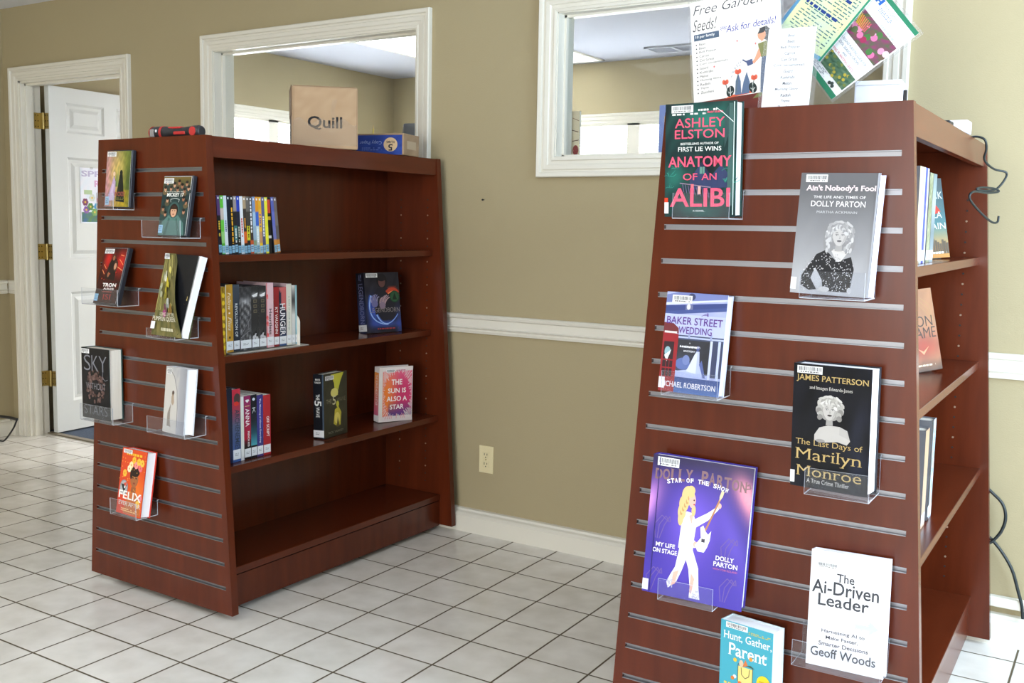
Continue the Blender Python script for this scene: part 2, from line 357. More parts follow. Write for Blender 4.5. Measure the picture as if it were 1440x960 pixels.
def interior_window(k, o, lab):
    x0, x1, z0, z1 = o
    r = bpy.data.objects.new('window_%d' % k, None); COL.objects.link(r); r.location = ((x0+x1)/2, YW, z0); struct(r, lab, 'window')
    M_ = Matrix.Translation(-r.location)
    def put(o): o.parent = r; o.matrix_local = M_; return o
    put(casing('casing', x0+.004, x1-.004, z0+.004, z1-.004, YW, TRIM))
    mb = MB(); t = .008
    for a in ((x0, x0+t, z0, z1), (x1-t, x1, z0, z1), (x0, x1, z0, z0+t), (x0, x1, z1-t, z1)): mb.box(a[0]-.0005 if a[0] == x0 else a[0], a[1], YW-.004, YB+.004, a[2], a[3])
    t2 = .017
    for a in ((x0+t, x0+t2, z0+t, z1-t), (x1-t2, x1-t, z0+t, z1-t), (x0+t, x1-t, z0+t, z0+t2), (x0+t, x1-t, z1-t2, z1-t)):
        mb.box(a[0], a[1], .180, .212, a[2], a[3])
    put(mb.build('jamb_frame', TRIM))
    mb = MB(); mb.box(x0+t2-.002, x1-t2+.002, .194, .198, z0+t2-.002, z1-t2+.002); put(mb.build('glass_pane', GLASS))
    put(casing('rear_casing', x0+.004, x1-.004, z0+.004, z1-.004, YB, TRIM, sgn=1))
    mb = MB(); mb.box(x0-.09, x1+.09, YB+.002, YB+.16, z0-.03, z0-.002, bev=.004); put(mb.build('rear_sill', TRIM))
    return r
interior_window(1, OPEN['w1'], 'white framed interior window behind the brown carton on the bookcase')
interior_window(2, OPEN['w2'], 'white framed interior window behind the paper signs')
# daylight windows of the back room with blinds
def blind_window(k, o, plane, face, lab, out):
    a0, a1, z0, z1 = o; sgn = out
    r = bpy.data.objects.new('window_%d' % k, None); COL.objects.link(r); struct(r, lab, 'window')
    c = casing('casing', a0+.004, a1-.004, z0+.004, z1-.004, face, TRIM, sgn=-sgn, plane=plane); c.parent = r
    mb = MB(); mid = (a0+a1)/2
    def bx(p0, p1, d0, d1, q0, q1):
        lo, hi = sorted((face+sgn*d0, face+sgn*d1))
        if plane == 'x': mb.box(p0, p1, lo, hi, q0, q1)
        else: mb.box(lo, hi, p0, p1, q0, q1)
    for p in ((a0, a0+.035), (mid-.05, mid+.05), (a1-.035, a1)): bx(p[0], p[1], .0, .1, z0, z1)
    for q in ((z0, z0+.03), (z1-.02, z1)): bx(a0, a1, .0, .1, *q)
    for p in ((a0+.035, mid-.05), (mid+.05, a1-.035)): bx(p[0], p[1], .06, .085, (z0+z1)/2-.02, (z0+z1)/2+.02)
    o2 = mb.build('sash_frame', TRIM); o2.parent = r
    for s_ in ((a0+.04, mid-.055), (mid+.055, a1-.04)):
        mb = MB(); bx(s_[0], s_[1], .012, .05, z1-.055, z1-.022)
        z = z1-.07
        while z > z0+.05:
            lo, hi = face+sgn*.018, face+sgn*.042; t = .004
            P = [(s_[0], lo, z-.005), (s_[1], lo, z-.005), (s_[1], hi, z+.007), (s_[0], hi, z+.007)]
            if plane == 'y': P = [(p[1], p[0], p[2]) for p in P]
            mb.add(P+[(p[0], p[1], p[2]+.0012) for p in P], [(3, 2, 1, 0), (4, 5, 6, 7), (0, 1, 5, 4), (1, 2, 6, 5), (2, 3, 7, 6), (3, 0, 4, 7)]); z -= .021
        b = mb.build('blind', BLINDM); b.parent = r
    return r
blind_window(3, LW, 'y', BXL, 'double window with white blinds on the back room side wall', -1)
blind_window(4, EW, 'x', BYE, 'double window with white blinds on the back room end wall', 1)
# doorway
c = casing('trim_1', -3.363, -2.459, 0, 2.054, YW, TRIM, sides4=False); struct(c, 'white moulded casing round the open doorway', 'trim')
mb = MB(); t = .018
mb.box(-3.368, -3.368+t, YW-.004, YB+.004, .0, 2.058); mb.box(-2.454-t, -2.454, YW-.004, YB+.004, .0, 2.058); mb.box(-3.368, -2.454, YW-.004, YB+.004, 2.059-t, 2.059)
for a in ((-3.350, -3.338, .16, .205, 0, 2.041), (-2.484, -2.472, .16, .205, 0, 2.041), (-3.350, -2.472, .16, .205, 2.029, 2.041)): mb.box(*a)
struct(mb.build('trim_2', TRIM), 'white door jamb lining of the open doorway', 'trim')
dr = bpy.data.objects.new('door_1', None); COL.objects.link(dr); dr.location = (-3.312, YB+.006, 0); dr.rotation_euler = (0, 0, math.radians(93))
struct(dr, 'white six panel door standing open behind the bookcase', 'door')
# slab local: x along the width from the hinge, +... y: -.036..0 is the face seen from the room
def door_slab():
    W, H, t = .86, 2.03, .036; z0 = .012
    P = [(.115, .385), (.475, .745)]; Q = [(.19, .845), (1.04, 1.64), (1.78, 1.955)]
    mb = MB(); holes = [(a, b, c, d) for a, b in P for c, d in Q]
    A = sorted({0, W, *[h[0] for h in holes], *[h[1] for h in holes]}); Z = sorted({z0, z0+H, *[h[2] for h in holes], *[h[3] for h in holes]})
    for i in range(len(A)-1):
        for j in range(len(Z)-1):
            x, z = (A[i]+A[i+1])/2, (Z[j]+Z[j+1])/2
            if any(h[0] < x < h[1] and h[2] < z < h[3] for h in holes): continue
            mb.add([(A[i], -t, Z[j]), (A[i+1], -t, Z[j]), (A[i+1], -t, Z[j+1]), (A[i], -t, Z[j+1])], [(0, 1, 2, 3)])
    mb.add([(0, -t, z0), (W, -t, z0), (W, 0, z0), (0, 0, z0), (0, -t, z0+H), (W, -t, z0+H), (W, 0, z0+H), (0, 0, z0+H)], [(0, 3, 2, 1), (4, 5, 6, 7), (1, 2, 6, 5), (2, 3, 7, 6), (3, 0, 4, 7)])
    for a, b, c, d in holes:
        R = [(0, 0), (.014, .009), (.030, .009), (.052, .001)]; V = []
        for q, dep in R: V += [(a+q, -t+dep, c+q), (b-q, -t+dep, c+q), (b-q, -t+dep, d-q), (a+q, -t+dep, d-q)]
        F = [(i*4+k, i*4+(k+1) % 4, (i+1)*4+(k+1) % 4, (i+1)*4+k) for i in range(len(R)-1) for k in range(4)]+[(12, 13, 14, 15)]
        mb.add(V, F)
    return mb.build('door_slab', DOORM, dr)
door_slab()
for z in (1.84, 1.085, .335):
    mb = MB(); mb.box(-.0016, -.0002, -.033, -.001, z-.045, z+.045); mb.box(-.046, -.010, .0355, .037, z-.045, z+.045); mb.box(-.0105, -.0095, .004, .036, z-.045, z+.045)
    mb.cyl((-.008, .004, z-.047), (-.008, .004, z+.047), .006)
    for dy in (-.026, -.010):
        for dz in (-.032, 0, .032): mb.cyl((-.0016, dy, z+dz), (-.003, dy, z+dz), .0032, n=8, mi=1)
    for dx in (-.038, -.020):
        for dz in (-.032, 0, .032): mb.cyl((dx, .0355, z+dz), (dx, .0342, z+dz), .0032, n=8, mi=1)
    mb.build('hinge', [BRASS, PEG], dr)
# rails and baseboards
RAIL = [(YW, .836), (YW-.012, .838), (YW-.015, .848), (YW-.012, .853), (YW-.019, .860), (YW-.011, .864), (YW-.010, .895), (YW-.018, .900), (YW-.021, .909), (YW-.014, .915), (YW, .916)]
BASE = [(YW, 0), (.096, 0), (.096, .068), (.106, .078), (.118, .083), (.122, .091), (YW, .093)]
def run(name, prof, x0, x1, lab, parent=None):
    mb = MB(); n = len(prof); V = [(x0, *p) for p in prof]+[(x1, *p) for p in prof]
    mb.add(V, [(i, (i+1) % n, n+(i+1) % n, n+i) for i in range(n)]+[list(range(n))[::-1], list(range(n, 2*n))])
    return struct(mb.build(name, TRIM), lab, 'trim')
run('trim_3', RAIL, -2.378, XR, 'white chair rail running along the beige wall'); run('trim_4', RAIL, XL, -3.445, 'short white chair rail piece in the corner by the doorway')
run('baseboard_back', BASE, -2.378, XR, 'white baseboard under the beige wall'); run('baseboard_corner', BASE, XL, -3.445, 'short white baseboard in the corner by the doorway')
def runy(name, prof, y0, y1, lab):
    mb = MB(); n = len(prof); V = [(XL+(YW-p[0]), y0, p[1]) for p in prof]+[(XL+(YW-p[0]), y1, p[1]) for p in prof]
    mb.add(V, [(i, (i+1) % n, n+(i+1) % n, n+i) for i in range(n)]+[list(range(n))[::-1], list(range(n, 2*n))])
    return struct(mb.build(name, TRIM), lab, 'trim')
runy('trim_5', RAIL, YF, YW-.022, 'white chair rail along the side wall'); runy('baseboard_left', BASE, YF, YW-.036, 'white baseboard along the side wall')
# ceiling lights and vent of the back room
def troffer(loc, L, W, rz, lab, em=7):
    t = thing('ceiling_light', lab, 'ceiling light', (loc[0], loc[1], BH), 'fluorescent lights of the back room'); t.rotation_euler = (0, 0, rz)
    mb = MB(); e = .03
    for a in ((-L/2, L/2, -W/2, -W/2+e), (-L/2, L/2, W/2-e, W/2), (-L/2, -L/2+e, -W/2, W/2), (L/2-e, L/2, -W/2, W/2)): mb.box(a[0], a[1], a[2], a[3], -.008, 0)
    mb.build('frame', TRIM, t); mb = MB(); mb.box(-L/2+e, L/2-e, -W/2+e, W/2-e, -.006, -.001); mb.build('diffuser', emit_mat('lit_diffuser', (250, 252, 255), em), t)
troffer((-1.95, 2.42), 1.2, .80, 0, 'lit ceiling panel seen through the window above the carton')
troffer((-1.62, 3.24), .5, .62, 0, 'added glowing panel imitating a soft reflection in the window behind the signs', 2.2)  # second panel is added: its glow stands in for a reflection in the glass
v = thing('ceiling_vent', 'flat grey air vent on the white ceiling behind the glass', 'air vent', (-.7, 3.29, BH))
mb = MB(); 
for a in ((-.19, .19, -.11, -.09), (-.19, .19, .09, .11), (-.19, -.17, -.11, .11), (.17, .19, -.11, .11), (-.01, .01, -.11, .11)): mb.box(*a, -.012, 0)
mb.build('frame', new_mat('vent_grey', (180, 184, 194), .5), v); mb = MB()
for i in range(9): mb.box(-.17, .17, -.086+i*.02, -.078+i*.02, -.009, -.001)
mb.build('louvre', new_mat('vent_louvre', (150, 154, 166), .5), v)
# outlet, nail
o = thing('wall_outlet', 'ivory duplex power outlet low on the beige wall between the bookcases', 'outlet', (-.155, YW, .313))
mb = MB(); mb.box(-.035, .035, -.006, 0, -.0575, .0575, bev=.003); mb.build('cover_plate', IVORY, o)
for z in (.0195, -.0195):
    mb = MB(); mb.box(-.0165, .0165, -.0085, -.004, z-.014, z+.014, bev=.004); r = mb.build('receptacle', IVORY, o)
    mb = MB()
    for x, h in ((-.0065, .005), (.0065, .004)): mb.box(x-.0012, x+.0012, -.0092, -.008, z-h+.003, z+h+.003)
    mb.cyl((0, -.0092, z-.009), (0, -.008, z-.009), .0025, n=10); mb.build('slot', PEG, r)
mb = MB(); mb.cyl((0, -.0075, 0), (0, -.004, 0), .003, n=10); mb.build('screw', BRASS, o)
o = tag(MB().build('nail', DARK), '', 'nail') if 0 else None
mb = MB(); mb.cyl((0, -.012, 0), (0, .004, 0), .0016, n=8); mb.cyl((0, -.014, 0), (0, -.012, 0), .004, n=10); o = mb.build('nail', DARK); o.location = (-.187, YW, 1.386); tag(o, 'tiny dark nail alone in the beige wall', 'nail')
# ------------------------------------------------------------------ the two bookcases
WT, WB, Z0, Z1, TH, LEN = .535, .733, .022, 1.551, .027, 1.229
SZ0, SDZ, INS, GH = 1.446, .0787, .0235, .0125
def pw(z): return WB+(WT-WB)*(z-Z0)/(Z1-Z0)
def bookcase(x, y, rz, shelves, label, used):
    """local: x across the end panel, y from the near end into the room's wall, z up"""
    root = thing('bookcase', label, 'bookcase', matrix=Matrix.Translation((x, y, 0)) @ Matrix.Rotation(rz, 4, 'Z'), group='slatwall end bookcases')
    def panel(y0, s):
        """s=+1: slatted face at y0 looking to -y; s=-1: slatted face at y0 looking to +y"""
        gd = .011; mb = MB()
        def quad(zl, zh, ul0, ul1, uh0, uh1, d0, d1):
            a, b = y0+s*d0, y0+s*d1
            V = [(ul0, a, zl), (ul1, a, zl), (ul1, b, zl), (ul0, b, zl), (uh0, a, zh), (uh1, a, zh), (uh1, b, zh), (uh0, b, zh)]
            F = [(0, 3, 2, 1), (4, 5, 6, 7), (0, 1, 5, 4), (1, 2, 6, 5), (2, 3, 7, 6), (3, 0, 4, 7)]
            mb.add(V, F if s > 0 else [f[::-1] for f in F])
        quad(Z0, Z1, -pw(Z0)/2, pw(Z0)/2, -pw(Z1)/2, pw(Z1)/2, gd, TH)
        edges = [Z0]
        for i in range(18)[::-1]: z = SZ0-i*SDZ; edges += [z-GH/2, z+GH/2]
        edges.append(Z1)
        for i in range(0, len(edges), 2):
            a, b = edges[i], edges[i+1]; quad(a, b, -pw(a)/2, pw(a)/2, -pw(b)/2, pw(b)/2, 0, gd)
        for i in range(18):
            z = SZ0-i*SDZ; a, b = z-GH/2, z+GH/2; e = pw(z)/2-INS
            quad(a, b, -pw(a)/2, -e, -pw(b)/2, -e, 0, gd); quad(a, b, e, pw(a)/2, e, pw(b)/2, 0, gd)
        # shelf peg holes on the inner face
        yi = y0+s*TH
        for side in (-1, 1):
            for uu in (.085, .225):
                z = .20
                while z < 1.40:
                    if uu < pw(z)/2-.03: mb.cyl((side*uu, yi-s*.001, z), (side*uu, yi+s*.0012, z), .0032, n=8, mi=1 if int(z*1000) % 3 else 2, smooth=False)
                    z += .032
        p = mb.build('end_panel', [WOOD, PEG, PEGL], root)
        for i in range(18):
            z = SZ0-i*SDZ; e = pw(z)/2-INS-.0005; h = GH/2-.0003; cb = MB()
            def cq(d0, d1, q0, q1, x0=-e, x1=e):
                lo, hi = sorted((y0+s*d0, y0+s*d1)); cb.box(x0, x1, lo, hi, z+q0, z+q1)
            cq(gd-.0015, gd-.0002, -h, h); cq(-.0006, gd-.0015, h-.0016, h); cq(-.0006, gd-.0015, -h, -h+.0016)
            cb.build('slat_channel', ALU, p)
        return p
    panel(0, 1); panel(LEN, -1)
    a, b = TH+.0006, LEN-TH-.0006
    mb = MB(); mb.box(-.009, .009, a, b, .13, Z1-.05); mb.build('back_panel', WOOD, root)
    for side in (1, -1):
        for z, u in shelves:
            lo, hi = sorted((side*.0095, side*u)); mb = MB(); mb.box(lo, hi, a, b, z-.0235, z, bev=.0015); mb.build('shelf', WOOD_H, root)
        ub = pw(.15)/2-.052
        lo, hi = sorted((side*.0095, side*ub)); mb = MB(); mb.box(lo, hi, a, b, .128, .152, bev=.0015); mb.build('shelf', WOOD_H, root)
        lo, hi = sorted((side*(ub-.024), side*(ub-.004))); mb = MB(); mb.box(lo, hi, a, b, .018, .1235); mb.build('kickboard', WOOD, root)
        lo, hi = sorted((side*(WT/2-.022), side*(WT/2-.002))); mb = MB(); mb.box(lo, hi, a, b, 1.484, Z1-.001, bev=.0012); mb.build('fascia', WOOD_H, root)
    mb = MB(); mb.box(-WT/2+.0225, WT/2-.0225, a, b, Z1-.022, Z1-.0015); mb.build('top_board', WOOD_H, root)
    for ux in (-.22, .22):
        for yy in (.09, LEN-.09):
            mb = MB(); mb.box(ux-.03, ux+.03, yy-.03, yy+.03, .05, .056); mb.cyl((ux, yy, .0), (ux, yy, .05), .022, .018, n=14); mb.build('caster', DARK, root)
    return root
AX = (-.658, -1.137, -.0141); BX = (1.4096, -1.137, .0071)
bookcase(*AX, [(1.176, .252), (.845, .25), (.487, .29)], 'cherry slat-end bookcase by the open door holding a brown carton on top', 'A')
bookcase(*BX, [(1.211, .267), (.893, .285), (.561, .308)], 'cherry slat-end bookcase in the foreground topped with paper signs', 'B')
def case_frame(c):
    x, y, t = c; return Vector((x, y, 0)), Vector((math.cos(t), math.sin(t), 0)), Vector((math.sin(t), -math.cos(t), 0))
def case_pt(c, u, v, z):
    O, e, n = case_frame(c); return O+e*u-n*v+Vector((0, 0, z))
# ------------------------------------------------------------------ books
def frame_on_panel(c, b):
    u, z, d, al, ro, ps, w, h, t = b
    O, e, n = case_frame(c); up = Vector((0, 0, 1))
    X = math.cos(ps)*e+math.sin(ps)*n; N = math.cos(ps)*n-math.sin(ps)*e
    Y = math.cos(al)*up-math.sin(al)*N; N2 = math.cos(al)*N+math.sin(al)*up
    X2 = math.cos(ro)*X+math.sin(ro)*Y; Y2 = math.cos(ro)*Y-math.sin(ro)*X
    P = O+e*u+n*d+up*z
    return mat_of(P, X2, Y2, N2)
def mat_of(P, X, Y, N):
    return Matrix(((X.x, Y.x, N.x, P.x), (X.y, Y.y, N.y, P.y), (X.z, Y.z, N.z, P.z), (0, 0, 0, 1)))
def frame_on_shelf(c, z0, b):
    u, v, al, ro, ps, w, h, t = b
    O, e, n = case_frame(c); up = Vector((0, 0, 1)); N = math.cos(ps)*n+math.sin(ps)*e; X = up.cross(N)
    Y = math.cos(al)*up-math.sin(al)*N; N2 = math.cos(al)*N+math.sin(al)*up
    X2 = math.cos(ro)*X+math.sin(ro)*Y; Y2 = math.cos(ro)*Y-math.sin(ro)*X
    return mat_of(O+e*u-n*v+up*z0, X2, Y2, N2)
XV, YV, ZV = Vector((1, 0, 0)), Vector((0, 1, 0)), Vector((0, 0, 1))
def make_book(name, label, cat, M_, w, h, t, front=None, spine=None, col=(40, 40, 44), hard=True, pages=PAGES, group=None, inset=.004):
    r = thing(name, label, cat, matrix=M_, group=group)
    mb = MB(); bt = .0026 if hard else .0008; x0, x1 = -w/2, w/2; i = inset if hard else .0006
    mb.box(x0, x1, 0, h, -bt, 0, col=col); mb.box(x0, x1, 0, h, -t, -t+bt, col=col); mb.box(x0, x0+bt, 0, h, -t+bt, -bt, col=col)
    if front: front.emit(mb, (x0, 0, 0), XV, YV, ZV)
    if spine: spine.emit(mb, (x0, 0, -t), ZV, YV, -XV)
    mb.build('cover', PRINT, r)
    mb = MB(); mb.box(x0+bt+.0002, x1-i, i*.8, h-i*.8, -t+bt+.0002, -bt-.0002); mb.build('page_block', pages, r)
    return r
def make_dvd(label, M_, front=None, spine=None, w=.1351, h=.19, t=.0148, group=None):
    r = thing('dvd_case', label, 'DVD', matrix=M_, group=group)
    mb = MB(); mb.box(-w/2, w/2, 0, h, -t, 0, bev=.0022); mb.build('plastic_case', CASE, r)
    mb = MB()
    if front: mb.box(-w/2+.002, w/2-.006, .003, h-.003, -.0006, .0004); front.emit(mb, (-w/2+.002, .003, .0004), XV, YV, ZV)
    if spine: spine.emit(mb, (-w/2, .0, -t), ZV, YV, -XV)
    mb.build('printed_sleeve', PRINT, r)
    return r
# ---- cover art
SK, SKD = (206, 160, 130), (150, 98, 70)
def woman(a, cx, cy, s, skin, hair, lips=None, dark=(60, 60, 64), long=1.0):
    """a wavy haired head, s = face half height in units of the panel height"""
    k = a.h/a.w; R = random.Random(5); sh = mix(hair, dark, .45)
    a.ell(cx, cy+.22*s, 1.32*s*k, 1.3*s, mix(hair, dark, .22))
    if long:
        for sd in (-1, 1): a.poly([(cx+sd*.5*s*k, cy+.9*s), (cx+sd*1.32*s*k, cy+.5*s), (cx+sd*1.6*s*k, cy-.5*s), (cx+sd*1.5*s*k, cy-1.3*s*long), (cx+sd*1.0*s*k, cy-1.75*s*long), (cx+sd*.55*s*k, cy-1.4*s*long)], mix(hair, dark, .22))
    def lock(x, y, w_, h_, c, rot): a.ell(x, y, w_*s*k, h_*s, c, 12, rot=rot)
    for i in range(34):
        t = PI*(-.12+1.24*R.random()); rr = R.uniform(.85, 1.38); lock(cx+rr*s*k*math.cos(t), cy+.16*s+rr*s*math.sin(t), .12, .3, mix(hair, sh if i % 3 == 0 else (255, 255, 255), R.uniform(.0, .5)), t-PI/2+R.uniform(-.5, .5)+PI/2)
    if long:
        for sd in (-1, 1):
            for i in range(22): u = R.random(); lock(cx+sd*(.85+.6*R.random()-.25*u)*s*k, cy+.6*s-u*2.1*s*long, .13, .28, mix(hair, sh if i % 3 == 0 else (255, 255, 255), R.uniform(0, .5)), sd*R.uniform(-.7, .7))
    a.poly([(cx-.3*s*k, cy-.7*s), (cx+.3*s*k, cy-.7*s), (cx+.36*s*k, cy-1.5*s), (cx-.36*s*k, cy-1.5*s)], mix(skin, dark, .2))
    a.poly([(cx+.72*s*k*math.cos(t)*(1 if math.sin(t) > -.2 else .82+.18*(1+math.sin(t))), cy+s*math.sin(t)) for t in (2*PI*i/26 for i in range(26))], skin)
    a.poly([(cx+.2*s*k, cy-.95*s), (cx+.66*s*k, cy-.3*s), (cx+.7*s*k, cy+.3*s), (cx+.5*s*k, cy)], mix(skin, dark, .14))
    for sd in (-1, 1):
        a.ell(cx+sd*.3*s*k, cy+.12*s, .19*s*k, .1*s, mix(skin, dark, .45), 14); a.ell(cx+sd*.3*s*k, cy+.1*s, .12*s*k, .06*s, (244, 244, 244), 12); a.ell(cx+sd*.3*s*k, cy+.1*s, .06*s*k, .065*s, dark, 10)
        a.poly([(cx+sd*.1*s*k, cy+.3*s), (cx+sd*.3*s*k, cy+.4*s), (cx+sd*.54*s*k, cy+.3*s), (cx+sd*.3*s*k, cy+.34*s)], mix(dark, skin, .2))
    a.poly([(cx, cy+.1*s), (cx+.1*s*k, cy-.2*s), (cx-.02*s*k, cy-.24*s)], mix(skin, dark, .22)); a.ell(cx+.02*s*k, cy-.24*s, .1*s*k, .03*s, mix(skin, dark, .35), 10)
    a.ell(cx, cy-.5*s, .24*s*k, .1*s, lips or mix(skin, dark, .65), 14); a.line([(cx-.22*s*k, cy-.49*s), (cx+.22*s*k, cy-.49*s)], .03*s*k, mix(skin, dark, .9))
    for i in range(9): lock(cx+(-.62+.155*i)*s*k, cy+(.95-.09*abs(i-3.2)**1.3)*s, .17, .26, mix(hair, sh if i % 2 else (255, 255, 255), .2+.1*(i % 3)), (i-3.5)*.22)
def art_wicked():
    a = Art(.127, .184)
    def f(u, v):
        c = mix((214, 150, 165), (190, 186, 70), u*1.3-.1); c = mix(c, (226, 196, 110), bump2(u, v, .5, .62, .3, .25)); c = mix(c, (92, 110, 52), max(0, u-.55)*1.6+max(0, v-.75)); c = mix(c, (70, 88, 40), bump2(u, v, .95, .45, .15, .35)); c = mix(c, (198, 160, 40), .9*(v < .3)*max(0, 1-abs(u-.72)*2.2)); return mix(c, (60, 66, 34), .35*nz(u*2, v*2))
    a.grid(f, 34, 48)
    for x, y, w_, c in ((.36, .5, .05, (120, 140, 90)), (.5, .56, .05, (130, 146, 80)), (.43, .46, .04, (96, 116, 66)), (.62, .48, .04, (96, 106, 56))): a.poly([(x-w_, .36), (x+w_, .36), (x, y+.18)], c)
    a.poly([(.08, .1), (.42, .12), (.42, .45), (.34, .56), (.28, .44)], (186, 160, 196)); a.poly([(.16, .1), (.3, .12), (.36, .4), (.3, .42)], (206, 184, 214)); a.ell(.35, .59, .05, .04, (226, 196, 170))
    a.poly([(.46, .1), (.82, .08), (.74, .42), (.7, .58), (.58, .58), (.54, .42)], (28, 32, 30)); a.ell(.64, .61, .06, .05, (34, 40, 34)); a.poly([(.52, .1), (.6, .1), (.6, .4), (.56, .4)], (44, 50, 44))
    a.text('WICKED', .38, .19, .84, .27, (150, 80, 70), .03)
    a.scribble(.4, .12, .84, .17, 2, (120, 120, 60)); a.rect(.03, .03, .19, .18, (160, 198, 226)); a.scribble(.05, .06, .17, .15, 3, (90, 120, 160)); a.barcode(.03, .9, .4, .985); return a
def art_mickey():
    a = Art(.1275, .186); R = random.Random(4)
    a.grid(lambda u, v: mix(mix((30, 52, 54), (70, 104, 100), bump2(u, v, .5, .2, .4, .3)), (222, 150, 40), 1.6*(v-.72)) if v > .72 else mix((26, 44, 46), (74, 110, 106), .8*bump2(u, v, .5, .2, .45, .3)+.2*nz(u*2, v*2)), 30, 44)
    for x, y in ((.16, .9), (.3, .8), (.42, .86), (.58, .9), (.7, .84), (.86, .88), (.94, .8), (.1, .79), (.8, .76), (.55, .78), (.22, .6), (.9, .56), (.8, .62), (.1, .45), (.86, .4), (.2, .36)):
        c = mix(SK, SKD, R.random()); a.ell(x, y-.055, .085, .05, mix((40, 60, 62), (110, 90, 60), R.random())); a.ell(x, y, .045, .045, c); a.ell(x, y+.028, .05, .025, (30, 26, 24)); a.ell(x-.016, y+.004, .008, .005, (30, 30, 30)); a.ell(x+.016, y+.004, .008, .005, (30, 30, 30))
    a.poly([(.04, 0), (.96, 0), (.9, .2), (.68, .34), (.34, .34), (.12, .22)], (84, 122, 116)); a.poly([(.2, 0), (.3, 0), (.4, .28), (.34, .3)], (60, 96, 92)); a.poly([(.72, 0), (.8, 0), (.64, .3), (.6, .28)], (62, 98, 94))
    a.ell(.5, .43, .2, .14, (58, 90, 88)); a.ell(.5, .42, .155, .115, (40, 30, 28)); a.ell(.5, .40, .11, .095, SK); a.ell(.455, .415, .02, .009, (40, 30, 30)); a.ell(.545, .415, .02, .009, (40, 30, 30)); a.ell(.5, .355, .035, .01, (150, 90, 80)); a.poly([(.39, .44), (.61, .44), (.56, .5), (.44, .5)], (60, 40, 30))
    a.line([(.36, .56), (.34, .61), (.5, .63), (.66, .61), (.64, .56)], .012, (214, 220, 214)); a.text('MICKEY 17', .19, .655, .8, .725, (232, 236, 232), .03); a.scribble(.1, .735, .9, .75, 1, (210, 214, 200))
    a.rect(.02, .03, .17, .17, (160, 204, 232)); a.scribble(.04, .06, .15, .15, 3, (90, 130, 170)); a.barcode(.03, .885, .38, .975); return a
def art_tron():
    a = Art(.127, .188); R = random.Random(9)
    a.grid(lambda u, v: mix((44, 12, 14), (206, 40, 36), max(0, bump2(u, v, .25, .8, .2, .22)+bump2(u, v, .85, .75, .25, .25)-.1)+.25*nz(u*2, v*2)*bump2(u, v, .5, .5, .5, .4)) if v > .26 else mix((24, 12, 14), (120, 24, 24), .5*nz(u*2, v*3)), 30, 44)
    a.poly([(.28, .45), (.72, .4), (.66, .78), (.54, .84), (.42, .82), (.34, .7)], (32, 20, 22)); a.ell(.5, .83, .075, .06, (58, 40, 34)); a.ell(.5, .82, .05, .045, SKD); a.ell(.64, .68, .09, .1, (70, 44, 36)); a.ell(.63, .67, .055, .06, (190, 140, 112)); a.ell(.4, .52, .06, .07, (58, 40, 38)); a.ell(.4, .515, .04, .045, SKD)
    for p in (((.76, .8), (.96, .7)), ((.74, .66), (.97, .6)), ((.78, .88), (.94, .86)), ((.12, .7), (.26, .62)), ((.1, .6), (.22, .52))): a.line(p, .02, (236, 150, 96))
    for i in range(14): a.ell(R.random(), R.uniform(.28, .95), .02, .012, mix((226, 60, 40), (20, 10, 12), R.random()))
    a.text('TRON', .26, .295, .86, .36, (242, 240, 240), .03); a.text('ARES', .32, .235, .8, .275, (236, 228, 228), .02); a.text('ISI', .4, .06, .72, .16, (172, 40, 40), .0); a.scribble(.3, .19, .82, .215, 1, (190, 100, 96))
    a.rect(.02, .03, .18, .16, (150, 200, 232)); a.scribble(.04, .06, .16, .14, 3, (90, 130, 170)); a.barcode(.05, .9, .46, .985); return a
def art_sky(w, h):
    a = Art(w, h); a.grid(lambda u, v: mix((14, 15, 21), (32, 32, 41), .6*nz(u*2, v*2)), 16, 24); R = random.Random(8)
    for i in range(90):
        t = R.uniform(0, 2*PI); r = .12+.14*R.random(); a.ell(.5+r*1.25*math.cos(t), .46+r*math.sin(t)*.95, .035, .022, mix((70, 48, 46), (118, 96, 92), R.random()), 9)
    a.ell(.5, .46, .13, .09, (30, 28, 34))
    for x0, x1, ch in ((.1, .34, 'S'), (.38, .62, 'K'), (.64, .92, 'Y')): a.text(ch, x0, .68, x1, .9, (128, 130, 140), -.012)
    a.line([(.78, .68), (.76, .6), (.86, .56), (.95, .58)], .012, (128, 130, 140)); a.text('WITHOUT', .16, .42, .86, .51, (126, 126, 134), -.005); a.text('STARS', .08, .06, .92, .19, (110, 112, 122), -.012); a.barcode(.02, .92, .3, .985, 5); return a
def art_gray(w, h):
    a = Art(w, h); a.grid(lambda u, v: mix((196, 195, 194), (176, 178, 184), nz(u, v)) if u < .68 else mix((172, 174, 182), (150, 153, 164), (u-.68)*3), 20, 30)
    a.poly([(0, .0), (.62, 0), (.66, .3), (.6, .62), (.44, .86), (.2, .99), (0, .96)], (206, 204, 200)); a.line([(.16, .98), (.42, .86), (.58, .66), (.64, .4), (.66, .1)], .018, (92, 92, 98))
    a.poly([(.34, .56), (.44, .58), (.48, .47), (.42, .42), (.34, .46)], (176, 158, 140)); a.ell(.4, .6, .05, .035, (150, 128, 110)); a.ell(.41, .615, .055, .03, (84, 70, 62))
    for i in range(16): a.line([(.34-.004*i, .44-.012*i), (.30+.012*i-.1, .3-.014*i), (.2+.01*i, .1)], .016, mix((176, 168, 158), (112, 106, 104), (i % 3)/2))
    a.barcode(.06, .885, .3, .97, 6); return a
